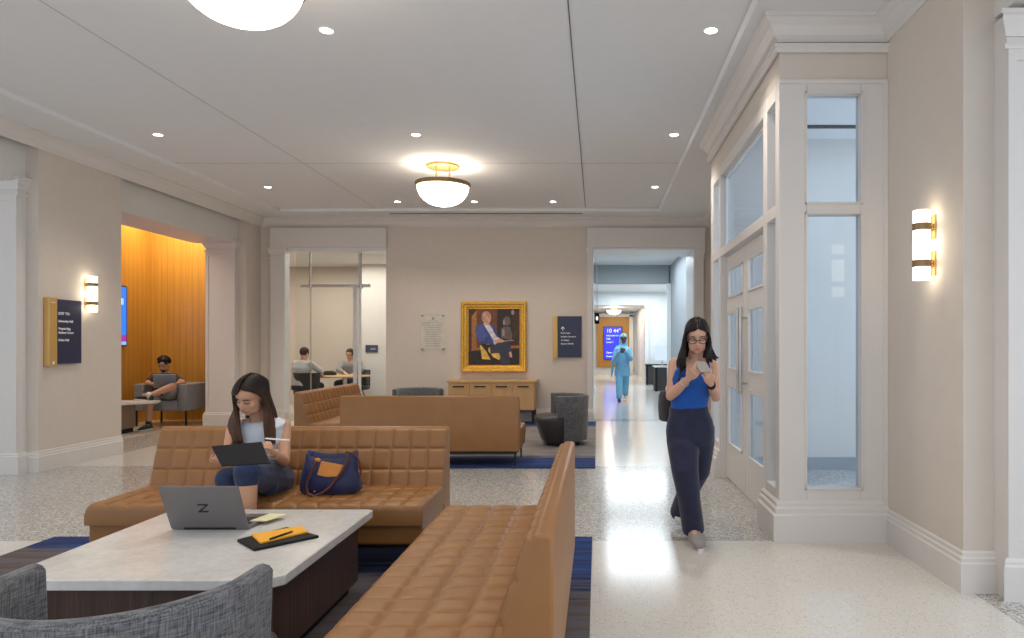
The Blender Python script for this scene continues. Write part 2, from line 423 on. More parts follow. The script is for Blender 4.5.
# pilasters ----------------------------------------------------------
def pilaster(name, x0, x1, yf, yb, zt=3.22, mat='trim_paint', caps=True):
    b = MB(); w = x1-x0
    b.box(x0, x1, yf, yb, 0, zt)
    if w > .3:      # raised edges round a sunk panel
        for a0, a1 in ((x0+.001, x0+.05), (x1-.05, x1-.001)): b.box(a0, a1, yf-.014, yf+.01, .32, zt-.26)
        b.box(x0+.001, x1-.001, yf-.014, yf+.01, .232, .32); b.box(x0+.001, x1-.001, yf-.014, yf+.01, zt-.26, zt-.195)
    rect_ = [(x0,yf),(x0,yb),(x1,yb),(x1,yf)]
    rect_ = [(x0,yf),(x1,yf),(x1,yb),(x0,yb)][::-1]
    if caps:
        s_ = min(1, max(.45, w/.3))
        b.sweep(rect_, [(-.01,-.13),(.015*s_,-.13),(.02*s_,-.105),(.045*s_,-.07),(.05*s_,-.03),(.065*s_,-.025),(.065*s_,.0),(-.01,0)], z=zt, closed=True)
        b.sweep(rect_, [(-.01,-.2),(.02*s_,-.2),(.025*s_,-.19),(.025*s_,-.175),(-.01,-.17)], z=zt, closed=True)
    b.sweep(rect_, [(-.01,0),(.035,0),(.035,.19),(.025,.2),(.025,.215),(.012,.235),(-.01,.235)], closed=True)
    return struct(b.build(name, mat, sharp=25))
pilaster('trim_3', -6.85, -6.28, 7.40, 7.54)               # near left
pilaster('trim_4', -6.80, -6.29, 11.87, 12.0)              # far end of the alcove opening
pilaster('trim_5', 2.25, 2.78, 3.75, 3.88)                 # right foreground
pilaster('trim_6', -5.94, -5.70, 12.42, 12.52, 3.17)
pilaster('trim_7', -.175, -.085, 12.42, 12.52, 3.17)
pilaster('trim_8', 1.785, 1.94, 12.42, 12.52, 3.17)
fz = MB(); fz.box(-5.96, -3.84, 12.42, YB+.01, 3.17, 3.535); struct(fz.build('trim_9', 'trim_paint', bev=.006))
fz = MB(); fz.box(-.18, 1.97, 12.42, YB+.01, 3.17, 3.535); struct(fz.build('trim_10', 'trim_paint', bev=.006))
sj = MB(); sj.box(OX0-.02, OX0+.01, YB-.07, YB+.12, 0, OZ-.051)
sj.box(OX0, OX1, YB-.02, YB+.3, OZ-.05, OZ+.02); struct(sj.build('trim_11', 'trim_cool', bev=.004))
# side edge strip of the left wall beam underside
uj = MB(); uj.box(-7.0, -6.28, 8.83, 11.87, 3.17, 3.21); uj.box(-7.0,-6.28,-2,7.42,3.17,3.21); struct(uj.build('trim_12', 'trim_paint', bev=.004))

# alcove -------------------------------------------------------------
al = MB(); al.box(-12, -6.6, 12.71, 12.9, 0, 3.9); al.box(-8.43, -8.28, 8.0, 12.72, 0, 3.9)
al.box(-8.28,-6.78,12.69,12.71,0,.02)
struct(al.build('wall_alcove', 'wood_panel', smooth=False))
ac = MB(); ac.box(-12, -6.9, 7.52, 12.7, 3.84, 3.95); ac.box(-12, -7.0, 7.3, 7.52, 0, 3.9)
struct(ac.build('ceiling_alcove', 'ceiling_paint', smooth=False))
# left cross passage behind the near pilaster
lw = MB(); lw.box(-12, -6.80, 7.5, 7.6, 0, 3.9); struct(lw.build('wall_left_passage', 'wall_paint', smooth=False))
baseboard('baseboard_passage', [(-6.86,7.5),(-12,7.5)])
# right cross passage
rw = MB(); rw.box(2.7, 8, 3.87, 3.97, 0, 3.9); struct(rw.build('wall_right_passage', 'wall_white', smooth=False))

# glass office -------------------------------------------------------
of = MB(); of.box(-8.2, -3.0, 16.2, 16.35, 0, 3.4); of.box(-8.2,-8.05,12.75,16.3,0,3.4); of.box(-3.6,-3.45,12.75,16.3,0,3.4)
of.box(-7.5,-6.2,12.75,12.76,0,3.4)
struct(of.build('wall_office', 'wall_paint', smooth=False))
op = MB(); op.box(-5.39, -3.55, 15.6, 15.72, 0, 3.3); struct(op.build('wall_office_white', 'wall_white', smooth=False))
oc = MB(); oc.box(-6.3,-3.0,12.61,16.3,3.25,3.4); oc.box(-8.2,-6.3,12.95,16.3,3.25,3.4); struct(oc.build('ceiling_office', 'ceiling_paint', smooth=False))
gd = thing('glass_partition', 'frameless glass office front with a sliding door hung from a steel rail', 'glass partition', (-4.8,12.85,0))
g = MB(); g.box(-5.67,-5.385,12.84,12.852,.01,3.12); g.build('fixed_pane','glass',gd,smooth=False)
g = MB(); g.box(-5.375,-4.485,12.84,12.852,2.56,3.12); g.build('top_pane','glass',gd,smooth=False)
g = MB(); g.box(-4.435,OX1,12.84,12.852,.01,3.12); g.build('side_pane','glass',gd,smooth=False)
g = MB(); g.box(-5.39,-4.53,12.80,12.812,.03,2.52); dr = g.build('sliding_door','glass',gd,smooth=False)
g = MB(); g.box(-4.565,-4.49,12.78,12.80,.5,2.48); g.build('door_pull','steel',dr,bev=.004)
g = MB(); g.box(-5.54,-4.24,12.76,12.79,2.48,2.54); g.build('rail','steel',gd,bev=.004)
for xx in (-5.36,-4.42):
    g = MB(); g.tube([(xx,12.775,2.5),(xx,12.775,3.14)],.022,10); g.cyl((xx,12.775),.04,2.46,2.50); g.build('hanger_rod','steel',gd)
g = MB(); g.box(-5.384,-5.376,12.83,12.86,0,3.12); g.build('joint','steel',gd)
g = MB(); g.box(-4.484,-4.436,12.825,12.865,0,3.12); g.build('post','trim_cool',gd,bev=.004)
g = MB(); g.box(-5.66,-5.40,12.82,12.87,0,.09); g.build('bottom_rail','steel',gd,bev=.004)

# hall beyond --------------------------------------------------------
hw = MB(); hw.box(2.1,2.25,13.5,19.5,0,3.75); hw.box(-.9,-.16,13.5,13.6,0,3.75)
hw.box(-.3,-.14,13.5,33,0,3.75)
hw.box(-.14,2.05,19.5,19.9,3.17,3.75); hw.box(2.08,2.25,19.5,19.9,0,3.75)
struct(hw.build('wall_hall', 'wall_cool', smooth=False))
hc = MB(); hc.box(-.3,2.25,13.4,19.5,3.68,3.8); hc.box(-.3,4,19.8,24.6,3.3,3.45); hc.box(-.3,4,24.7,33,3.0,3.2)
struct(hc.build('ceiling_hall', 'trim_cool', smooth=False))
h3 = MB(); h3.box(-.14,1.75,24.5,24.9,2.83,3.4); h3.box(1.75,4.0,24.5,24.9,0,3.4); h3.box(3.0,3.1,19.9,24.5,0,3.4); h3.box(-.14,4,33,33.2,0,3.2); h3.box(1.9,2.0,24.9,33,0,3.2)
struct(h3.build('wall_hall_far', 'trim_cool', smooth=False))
pilaster('trim_13', 2.0, 2.12, 19.42, 19.52, 3.15, 'trim_cool')
pilaster('trim_14', 1.72, 1.84, 24.4, 24.52, 2.83, 'trim_cool')
pilaster('trim_15', -.16, -.09, 19.42, 19.52, 3.15, 'trim_cool')
sj = MB(); sj.box(HX0-.01,HX0+.012,YB-.03,13.5,0,HZ-.001); sj.box(HX0,HX1,YB-.02,13.5,HZ-.03,HZ+.01); sj.box(HX1-.012,HX1+.01,YB-.03,13.5,0,HZ)
struct(sj.build('trim_16','trim_cool'))
wp = MB(); wp.box(0,1.55,32.9,33,.34,2.75); struct(wp.build('wall_hall_end', 'wood_panel', smooth=False))
sj = MB(); sj.box(1.55,1.75,32.8,33,0,2.85); sj.box(-.14,1.75,32.8,33,2.75,2.9); struct(sj.build('trim_17','trim_cool',bev=.01))

# entrance vestibule ------------------------------------------------
vb = MB()
def vpanel(b, y0, y1, z0, z1, x0=XBOX, x1=XBOX+.10): b.box(x0, x1, y0, y1, z0, z1)
b = vb
# front (faces the camera): stiles, rails
b.box(XBOX,1.50,YBOX,YBOX+.10,0,3.29); b.box(1.885,XR+.03,YBOX,YBOX+.10,0,3.29)
b.box(1.50,1.885,YBOX,YBOX+.10,0,.38); b.box(1.50,1.885,YBOX,YBOX+.10,2.335,2.42); b.box(1.50,1.885,YBOX,YBOX+.10,3.195,3.29)
# side: posts and rails
for y0, y1 in ((5.24,5.35),(7.20,7.30),(7.64,7.80)): vpanel(b, y0, y1, 0, 3.29)
for y0, y1 in ((4.98,5.24),(5.35,7.20),(7.30,7.64)): vpanel(b, y0, y1, 3.18, 3.288, XBOX+.001); vpanel(b, y0, y1, 2.33, 2.42, XBOX+.001)
vpanel(b, 4.98, 5.24, 0, .36, XBOX+.001); vpanel(b, 7.30, 7.64, 0, .36, XBOX+.001)
b.box(XBOX+.101,XR+.1,YBF-.1,YBF-.001,0,3.72)
struct(b.build('wall_vestibule', 'trim_paint', bev=.005))
b = MB(); b.box(XBOX+.006,XR+.05,YBOX+.006,YBOX+.1,3.29,3.75); b.box(XBOX+.006,XBOX+.1,YBOX+.1,YBF-.001,3.29,3.75); struct(b.build('wall_vestibule_frieze','wall_paint',smooth=False))
b = MB()    # applied beads round the front panes
for z0, z1 in ((.38,2.335),(2.42,3.195)):
    for a in ((1.485,1.50,z0-.015,z1+.015),(1.885,1.90,z0-.015,z1+.015),(1.485,1.90,z1,z1+.015),(1.485,1.90,z0-.015,z0)):
        b.box(a[0],a[1],YBOX-.01,YBOX+.01,a[2],a[3])
b.box(2.045,2.075,YBOX-.015,YBOX+.01,.235,3.29); b.box(XBOX,XR,YBOX-.012,YBOX+.01,3.265,3.295)
struct(b.build('trim_18','trim_paint',bev=.003))
# heavier stepped baseboard of the vestibule, broken at the doors
VB = [(0,0),(.05,0),(.05,.19),(.035,.205),(.035,.235),(.02,.25),(.02,.27),(.0,.29)]
b = MB(); b.sweep([(XR,YBOX),(XBOX,YBOX),(XBOX,5.33)],VB); b.sweep([(XBOX,7.22),(XBOX,YBF),(XBOX+.3,YBF)],VB); struct(b.build('baseboard_vestibule','trim_paint',sharp=25))
def pane(name, bx, mat='glass_blue'):
    b = MB(); b.box(*bx); return struct(b.build(name, mat, smooth=False))
pane('window_1',(1.50,1.885,YBOX+.05,YBOX+.056,.38,2.335))
pane('window_2',(1.50,1.885,YBOX+.05,YBOX+.056,2.42,3.195))
pane('window_3',(1.37,1.376,4.98,5.24,.36,2.33)); pane('window_4',(1.37,1.376,7.30,7.64,.36,2.33))
pane('window_5',(1.37,1.376,4.98,5.24,2.42,3.18)); pane('window_6',(1.37,1.376,7.30,7.64,2.42,3.18)); pane('window_7',(1.37,1.376,5.35,7.20,2.42,3.18))
b = MB()   # dark frame inside the tall transom
for a in ((5.35,5.38,2.42,3.18),(7.17,7.20,2.42,3.18),(5.35,7.20,2.42,2.45),(5.35,7.20,3.15,3.18)): b.box(1.355,1.39,*a)
struct(b.build('window_frame','trim_cool'))
def door_leaf(name, y0, y1, hinge):
    b = MB(); x0, x1 = 1.365, 1.41; w = .13
    z = [.02,.30,.98,1.15,1.73,1.88,2.18,2.32]
    b.box(x0,x1,y0,y0+w,.02,2.32); b.box(x0,x1,y1-w,y1,.02,2.32)
    for a, c in ((.02,.38),(.99,1.15),(1.73,1.88),(2.18,2.32)): b.box(x0,x1,y0+w,y1-w,a,c)
    d = struct(b.build(name,'trim_paint',bev=.006))
    for a, c in ((.38,.99),(1.15,1.73),(1.88,2.18)):
        q = MB()
        for s in ((y0+w,y0+w+.02,a,c),(y1-w-.02,y1-w,a,c),(y0+w,y1-w,a,a+.02),(y0+w,y1-w,c-.02,c)): q.box(x0-.01,x0+.01,*s)
        q.build('door_bead','trim_paint',d,bev=.003)
        q = MB(); q.box(x0+.02,x0+.026,y0+w,y1-w,a,c); q.build('door_pane','glass_blue',d,smooth=False)
    yh = y1-.06 if hinge < 0 else y0+.06
    q = MB(); q.tube([(x0-.06,yh,.95),(x0-.06,yh,1.75)],.014,10); q.tube([(x0-.06,yh,1.05),(x0,yh,1.05)],.01,8); q.tube([(x0-.06,yh,1.65),(x0,yh,1.65)],.01,8)
    q.build('door_handle','steel',d)
    return d
door_leaf('door_1',5.355,6.27,-1); door_leaf('door_2',6.28,7.195,1)
# inside of the vestibule: cool lit by the street doors
b = MB(); b.box(XR+.1,4.4,7.70,7.8,0,3.9); b.box(2.6,4.4,4.85,4.95,0,3.9); struct(b.build('wall_vestibule_inside','wall_white',smooth=False))
b = MB(); b.box(1.4,4.4,7.66,7.70,0,.14); struct(b.build('baseboard_inside','wall_cool'))
b = MB()
for a in ((4.95,5.03),(6.3,6.4),(7.62,7.7)): b.box(4.3,4.4,a[0],a[1],0,3.72)
b.box(4.3,4.4,4.95,7.7,2.35,2.45); b.box(4.3,4.4,4.95,7.7,0,.25); b.box(4.3,4.4,4.95,7.7,3.6,3.72)
struct(b.build('door_3','trim_paint'))
tag(MB().box(2.2,3.3,7.2,7.26,3.70,3.735).build('air_slot','vent_dark'),'short dark air slot in the ceiling seen through the upper vestibule pane','vent')

# ------------------------------------------------------------------ carpets
tag(MB().box(-3.93,-.035,1.0,4.95,.001,.012).build('carpet','carpet_near',smooth=False),'navy and taupe streaked carpet under the near benches and white topped table','carpet')
tag(MB().box(-4.3,-.02,7.74,12.42,.001,.012).build('carpet','carpet_far',smooth=False),'blue edged grey streaked carpet under the far group of sofas','carpet')

# ------------------------------------------------------------------ upholstered benches
def cushion(W, L, T, nu, nv, r=.03, groove=.012, puff=.012, z0=0):
    """top quilted in nu x nv squares, x in 0..W, y in 0..L, top at T, underside at z0"""
    cs = [0,.035,.09,.18,.34,.5,.66,.82,.91,.965]
    def lines(S, n):
        a = [(k+t)/n*S for k in range(n) for t in cs]+[S]
        e = [r*q for q in (.12,.3,.6,1)]
        a = sorted(set([x for x in a if x < 1e-9 or x > r*1.1] + e)); a = [x for x in a if x < S-r*1.1 or x > S-1e-9]+[S-q for q in e]
        return sorted(set(round(x, 6) for x in a))
    X, Y = lines(W, nu), lines(L, nv)
    def prof(x, S, n):
        t = x/S*n; d = abs(t-round(t))*S/n
        g = math.exp(-(d/.009)**2); k = round(t)
        if k <= 0 or k >= n: g = 0
        return g, 1-(2*(t-math.floor(t))-1)**4
    def edge(x, S):
        d = min(x, S-x)
        return 0 if d >= r else r-math.sqrt(max(0, r*r-(r-d)**2))
    b = MB(); vs = []
    for y in Y:
        for x in X:
            gx, px = prof(x, W, nu); gy, py = prof(y, L, nv)
            vs.append((x, y, T-groove*max(gx, gy)+puff*px*py-puff-edge(x, W)-edge(y, L)))
    nx, ny = len(X), len(Y)
    fs = [(j*nx+i, j*nx+i+1, (j+1)*nx+i+1, (j+1)*nx+i) for j in range(ny-1) for i in range(nx-1)]
    bd_ = [i for i in range(nx)]+[j*nx+nx-1 for j in range(1, ny)]+[(ny-1)*nx+i for i in range(nx-2, -1, -1)]+[j*nx for j in range(ny-2, 0, -1)]
    o = len(vs); vs += [(vs[i][0], vs[i][1], z0) for i in bd_]; k = len(bd_)
    fs += [(bd_[i], o+i, o+(i+1)%k, bd_[(i+1)%k]) for i in range(k)]; fs.append(tuple(o+i for i in range(k)))
    b.add(vs, fs); return b
def xf(mb, M): mb.v = [tuple(M@V(p)) for p in mb.v]; return mb
def make_sofa(label, W=2.04):
    t = thing('quilted_sofa', label, 'sofa', group=None)
    D, zs, zt = .787, .44, .82
    nu = round(W/.13)
    c = cushion(W, .61, 0, nu, 4, r=.035, groove=.006, puff=.006, z0=-.13); xf(c, Matrix.Translation((-W/2, 0, zs))); c.build('seat','leather',t,sharp=60)
    b = MB(); b.box(-W/2+.005, W/2-.005, .03, .60, .185, .315); b.build('seat_base','leather',t,bev=.01)
    # back: smooth rear shell and leaning quilted face
    A = V((0,.565,.40)); B = V((0,.70,zt-.005)); d = (B-A); Lb = d.length; d.normalize(); nrm = V((0,-d.z,d.y))
    b = MB(); b.prism([(.60,.185),(.585,.40),(.715,zt-.02),(.73,zt),(D-.01,zt),(D,zt-.015),(D,.185)],-W/2,W/2,'x'); bk = b.build('backrest','leather',t,bev=.012)
    q = cushion(W-.004, Lb, 0, nu, 3, r=.02, groove=.006, puff=.005, z0=-.03)
    Mx = Matrix(((1,0,0,-W/2+.002),(0,d.y,nrm.y,A.y),(0,d.z,nrm.z,A.z),(0,0,0,1)))
    q.v = [(p[0]-W/2+.002, A.y+d.y*p[1]+nrm.y*p[2], A.z+d.z*p[1]+nrm.z*p[2]) for p in q.v]
    q.build('quilted_face','leather',bk,sharp=60)
    b = MB(); b.box(-W/2+.03,W/2-.03,.08,D-.03,.15,.186); b.build('under_frame','black_metal',t)
    for sx in (-1,1):
        for yy in (.10, D-.05):
            b = MB(); b.tube([(sx*(W/2-.05),yy,.013),(sx*(W/2-.05),yy,.16)],[.009,.013],10); b.build('leg','black_metal',t)
    return t
s0 = make_sofa('brown quilted sofa behind the white topped table, carrying the navy tote bag')
s0.location = (-2.075, 4.12, 0)
def place(o, label, loc, rz=0):
    c = copy_tree(o); c.location = loc; c.rotation_euler = (0,0,rz); c['label'] = label; return c
place(s0, 'brown quilted bench in the right foreground, seen along its seat, back toward the walkway', (-.92, 3.11, 0), -PI/2)
place(s0, 'brown sofa turned away, plain flat back to the camera, in front of the wood cabinet', (-1.91, 8.557, 0), PI)
place(s0, 'brown quilted sofa seen end-on in front of the glass office', (-2.94, 9.41, 0), PI/2)

# ------------------------------------------------------------------ barrel chairs
def make_barrel(label):
    t = thing('barrel_chair', label, 'armchair')
    R, th, e = .395, .065, .10
    def path(off, z):
        fl_ = .02*((z-.1)/.6)      # slight flare
        rr = R+off+fl_-.02; pts = []
        for k in range(4): pts.append((rr, -e*(1-k/4)))
        for k in range(25): a = PI*k/24; pts.append((rr*math.cos(a), (rr-.0)*math.sin(a)))
        for k in range(3, -1, -1): pts.append((-rr, -e*(1-k/4)))
        return pts
    rings = []
    prof = [(0,.40),(0,.685),(-.012,.70),(-.033,.706),(-.053,.70),(-th,.685),(-th,.40)]
    lo = [(off, z) for off, z in prof]
    n = len(path(0,.1)); vs = []; fs = []
    def shell(prof_, i0, i1):
        b = MB(); rings = []
        for i in range(i0, i1+1):
            ring = []
            for off, z in prof_:
                p = path(off, z)[i]; ring.append(V((p[0], p[1], z)))
            rings.append(ring)
        b.loft(rings); return b
    b = shell([(0,.41),(0,.685),(-.012,.70),(-.033,.706),(-.053,.70),(-th,.685),(-th,.41)], 0, n-1); b.build('backrest','tweed',t,bev=.008,sharp=50)
    b = shell([(0,.08),(0,.42),(-th,.42),(-th,.08)], 4, n-5); b.build('back_skirt','tweed',t,sharp=50)
    # seat block
    def ring(z, s, f):
        pts = []
        for k in range(32):
            a = 2*PI*k/32; ca, sa = math.cos(a), math.sin(a); pw = .55
            x = math.copysign(abs(ca)**pw, ca)*(.372 if sa < .05 else .31)*s; y = math.copysign(abs(sa)**pw, sa)
            y = y*.29*s if sa > 0 else y*f*s
            pts.append(V((x, y, z)))
        return pts
    b = MB(); b.loft([ring(.075,.86,.29),ring(.09,.89,.31),ring(.37,1,.365),ring(.40,.99,.36),ring(.42,.94,.34)])
    b.build('seat','leather_dark',t,sharp=50)
    b = MB(); b.cyl((0,.03),.24,.013,.08,32); b.build('plinth','black_metal',t)
    return t
bc = make_barrel('grey tweed barrel armchair in the bottom left foreground, at the near end of the table')
bc.rotation_euler = (0,0,PI); bc.location = (-1.425, 2.08, 0)
place(bc, 'grey tweed barrel armchair with dark seat at right of the far sofa, facing left', (-.51, 9.62, 0), -PI/2+.18)
place(bc, 'grey barrel armchair behind the far sofa, only its curved top showing', (-2.84, 10.88, 0), .1)

# ------------------------------------------------------------------ coffee table
t = thing('coffee_table', 'white quartz topped table on a dark walnut box base in the foreground', 'table', (-1.88,3.35,0))
x0, x1, y0, y1, c = -2.445, -1.29, 2.76, 3.95, .07
b = MB(); b.prism([(x0+c*.7,y0),(x1-c,y0),(x1,y0+c),(x1,y1-.02),(x1-.02,y1),(x0+.02,y1),(x0,y1-.02),(x0,y0+c*.7)],.405,.45); b.build('table_top','quartz',t,bev=.005)
b = MB(); b.box(-2.40,-1.35,2.85,3.86,.07,.405); b.build('base','walnut',t,bev=.003)
b = MB(); b.box(-2.36,-1.39,2.89,3.82,.013,.07); b.build('plinth','black_plastic',t)
# laptop on it
lp = thing('laptop', 'open grey laptop seen from behind on the white table top', 'laptop', (-1.99,3.45,.45))
b = MB(); b.box(-2.185,-1.79,3.51,3.78,.452,.468); b.build('laptop_base','aluminium_grey',lp,bev=.003)
b = MB(); b.box(-2.165,-1.81,3.56,3.70,.468,.4695); b.build('keyboard','keyboard_dark',lp)
A = V((0,3.508,.456)); B = V((0,3.40,.695)); 
b = MB(); n_ = V((0,-(B-A).z,(B-A).y)).normalized()*.007
b.prism([(A.y,A.z),(B.y,B.z),(B.y-n_.y,B.z-n_.z),(A.y-n_.y,A.z-n_.z)],-2.187,-1.788,'x'); ld = b.build('lid','aluminium_grey',lp,bev=.002)
b = MB(); b.tube([(-2.12,3.51,.46),(-1.855,3.51,.46)],.007,10); b.build('hinge','black_plastic',lp)
def lidp(u, v, off=.0015):
    p = A+(B-A)*v; nn = V((0,(B-A).z,-(B-A).y)).normalized()*-1
    return V((-1.9875+u, p.y, p.z))+nn*(off)
b = MB()
for seg in (((-.025,.60),(.028,.60),(.022,.56),(-.031,.56)), ((.018,.60),(.028,.60),(-.016,.42),(-.026,.42)),((-.030,.44),(.022,.44),(.017,.40),(-.036,.40)),((.012,.56),(.024,.56),(-.018,.44),(-.030,.44))):
    for o_ in (.0015,): b.add([lidp(u,v,o_) for u,v in seg],[(0,1,2,3)])
b.build('emblem','logo_dark',ld,smooth=False)
pp = MB(); pp.prism([(-1.83,3.60),(-1.745,3.60),(-1.70,3.74),(-1.80,3.76)],.4695,.474); tag(pp.build('note_paper','paper_cream'),'pale yellow paper lying on the laptop keyboard','paper')
def P_t(x, y, z): d = (H-z)*F/(y-CY); return V(((x-CX)*d/F, d))
q = [P_t(*p, .46) for p in ((237,540),(254,549.5),(319,536),(287,527.5))]
b = MB(); b.prism([tuple(p) for p in q],.451,.464); tag(b.build('portfolio','black_plastic',bev=.003),'black portfolio folder lying on the white table beside the laptop','folder')
q = [P_t(*p, .468) for p in ((251.5,535),(260.5,543.2),(307.5,532),(301,526.5))]
b = MB(); b.prism([tuple(p) for p in q],.4645,.472); tag(b.build('notepad','paper_yellow'),'yellow notepad on top of the black portfolio','notepad')
p0, p1 = P_t(270,538.5,.48), P_t(292,531,.48)
pn = thing('pen','black pen lying on the yellow notepad','pen',(p0.x,p0.y,.4725))
b = MB(); b.tube([(p0.x,p0.y,.4775),(p0.x+(p1.x-p0.x)*.7,p0.y+(p1.y-p0.y)*.7,.4775)],.005,8); b.build('barrel','black_plastic',pn)
b = MB(); b.tube([(p0.x+(p1.x-p0.x)*.7,p0.y+(p1.y-p0.y)*.7,.4775),(p1.x,p1.y,.4775)],.0055,8); b.build('cap','strap_leather',pn)

# ------------------------------------------------------------------ tote bag
tb = thing('tote_bag', 'navy tote bag with tan flap and brown straps on the sofa seat', 'bag', (-1.78,4.42,.44))
def tp(x, y, d): return P(x, y, d)
b = MB()
cx, cy = -1.735, 4.45
prof = [(.0,.175,.075,0),(.02,.197,.085,0),(.07,.195,.088,0),(.14,.18,.075,.0),(.20,.172,.06,.005),(.245,.168,.048,.01),(.26,.162,.042,.012)]
def bring(z, rx, ry, sx, inn=0):
    out = []
    for k in range(36):
        a = 2*PI*k/36; ca, sa = math.cos(a), math.sin(a)
        x = math.copysign(abs(ca)**.7, ca)*(rx-inn); y = math.copysign(abs(sa)**.8, sa)*(ry-inn)
        wob = .008*math.sin(3*a+z*30)+.006*math.sin(7*a+z*17)
        zz = .442+z - (.045*max(0,-sa)*max(0,(z-.18)/.1)) + (.012*math.cos(2*a)*max(0,(z-.15)/.1))
        out.append(V((cx+sx+x*(1+wob*2), cy+y+wob*.6, zz)))
    return out
b.loft([bring(*p) for p in prof]+[bring(.255,.155,.036,.012), bring(.19,.15,.03,0), bring(.1,.1,.02,0)])
bg = b.build('bag_body','bag_navy',tb,sharp=60)
b = MB(); b.loft([bring(.22,.150,.030,0),bring(.224,.149,.029,0)]); b.build('bag_lining','bag_inside',tb)
fy = cy-.090
def fp(x, y, o=0): 
    return V(((x-CX)*(fy-o)/F, fy-o, H-(y-CY)*(fy-o)/F))
b = MB(); fr_ = [(321.5,461),(331,463),(343.5,465),(340,472),(336.5,476.5),(327,477),(317,475)]
b.add([fp(x,y,0) for x,y in fr_]+[fp(x,y,.008) for x,y in fr_],[tuple(range(7)),tuple(range(7,14))[::-1]]+[(i,(i+1)%7,(i+1)%7+7,i+7) for i in range(7)]); b.build('flap','tan_leather',tb,bev=.002)
b = MB(); b.ell(fp(328,474.5,.01),(.005,.003,.005)); b.build('stud','brass',tb)
b = MB(); b.ell(fp(314.5,491.5,.012),(.006,.003,.006)); b.build('stud','brass',tb)
b = MB(); b.ell(fp(317.5,460,.004),(.02,.006,.014)); b.build('strap_tab','tan_leather',tb)
b = MB(); pts = [(317,461),(313,468),(309,477),(306.5,486),(308,493.5),(314,496),(322,493),(330,487),(337,478),(343,470),(347,461),(348,454)]
b.tube([fp(x,y,.014) for x,y in pts],.008,8); b.build('strap','strap_leather',tb)
b = MB(); pts = [(346,452,0),(352,453,-.03),(358,458,-.06),(361,468,-.08),(360,479,-.08),(356.5,488,-.06)]
b.tube([fp(x,y,o) for x,y,o in pts],.007,8); b.build('strap','strap_leather',tb)

# ------------------------------------------------------------------ cabinet, portrait, signs on the back wall
cb = thing('cabinet', 'light oak cabinet with four doors below the gold framed portrait', 'cabinet', (-1.85,12.2,0))
cx0, cx1, cy0, cy1 = -2.62, -1.10, 12.02, 12.46
b = MB(); b.box(cx0,cx1,cy0+.02,cy1,.25,.735); b.build('body','oak',cb,bev=.003)
b = MB(); b.box(cx0-.02,cx1+.03,cy0-.01,cy1+.02,.735,.775); b.build('top','oak_top',cb,bev=.003)
wd = (cx1-cx0)/4
for k in range(4):
    b = MB(); b.box(cx0+k*wd+.004,cx0+(k+1)*wd-.004,cy0,cy0+.02,.255,.73); dd = b.build('door','oak',cb,bev=.002)
    b = MB(); b.box(cx0+k*wd+.08,cx0+(k+1)*wd-.10,cy0-.008,cy0+.002,.655,.68); b.build('pull','black_metal',dd)
    if k in (0,2):
        b = MB(); b.box(cx0+(k+1)*wd-.06,cx0+(k+1)*wd-.045,cy0-.006,cy0+.002,.66,.675); b.build('lock','brass_dark',dd)
for xx in (cx0+.03,cx1-.03):
    for yy in (cy0+.05,cy1-.05):
        b = MB(); b.box(xx-.02,xx+.02,yy-.02,yy+.02,.013,.25); b.build('leg','black_metal',cb)

pt = thing('portrait', 'gold framed painted portrait of a seated man in a blue suit above the cabinet', 'painting', (-1.87,12.47,1.55))
fx0, fx1, fz0, fz1 = -2.475, -1.285, .905, 2.19
b = MB(); PR = [(0,0),(0,-.0),(.0,.0)]
ring = [(fx0,fz0),(fx1,fz0),(fx1,fz1),(fx0,fz1)]
profF = [(0,12.495),(0,12.43),(.02,12.41),(.045,12.415),(.06,12.44),(.09,12.445),(.11,12.465),(.125,12.46),(.135,12.47),(.135,12.495)]
rings = []
for (px, pz), (sx, sz) in zip(ring, ((1,1),(-1,1),(-1,-1),(1,-1))): rings.append([V((px+sx*o, yy, pz+sz*o)) for o, yy in profF])
b.loft(rings+[rings[0]],cap=False); b.build('frame','gold_frame',pt,sharp=25)
# painting: flat fields of paint on one canvas
pm = [('pt_bg',(.06,.022,.012)),('pt_door',(.16,.05,.02)),('pt_dark',(.025,.015,.012)),('pt_suit',(.045,.07,.24)),('pt_shirt',(.62,.6,.62)),('pt_skin',(.6,.33,.22)),('pt_hair',(.35,.25,.2)),('pt_trouser',(.035,.04,.075)),('pt_yellow',(.75,.48,.08)),('pt_bronze',(.13,.10,.08)),('pt_edge',(.35,.14,.03)),('pt_suit2',(.07,.10,.33)),('pt_grey',(.3,.25,.22))]
for k, c_ in pm: simple(k, c_, .5, var=.25, vs=14)
pn_ = [k for k, _ in pm]; idx = {k: i for i, k in enumerate(pn_)}
b = MB(); lay = [0]
def pp_(name, pts, r=None):     # points in the zoomed crop (600x638 for 80x85 px)
    lay[0] += 1; y = 12.468-.0006*lay[0]; sx, sz = (fx1-fx0)/(545-47), (fz1-fz0)/(585-47)
    b.add([V((fx0+(x-47)*sx, y, fz1-(z-47)*sz)) for x, z in pts],[tuple(range(len(pts)))],idx[name])
def ellp(cx, cz, rx, rz, a0=0, n=18): return [(cx+rx*math.cos(2*PI*k/n), cz+rz*math.sin(2*PI*k/n)) for k in range(n)]
pp_('pt_bg',[(100,100),(490,100),(490,530),(100,530)])
pp_('pt_door',[(160,100),(320,100),(320,400),(160,400)])
pp_('pt_edge',[(125,160),(165,110),(165,410),(125,425)]); pp_('pt_edge',[(125,400),(490,380),(490,400),(125,420)])
pp_('pt_dark',[(320,100),(490,100),(490,340),(320,340)]); pp_('pt_dark',[(100,428),(490,410),(490,530),(100,530)])
pp_('pt_bg',[(440,120),(490,120),(490,330),(440,330)])
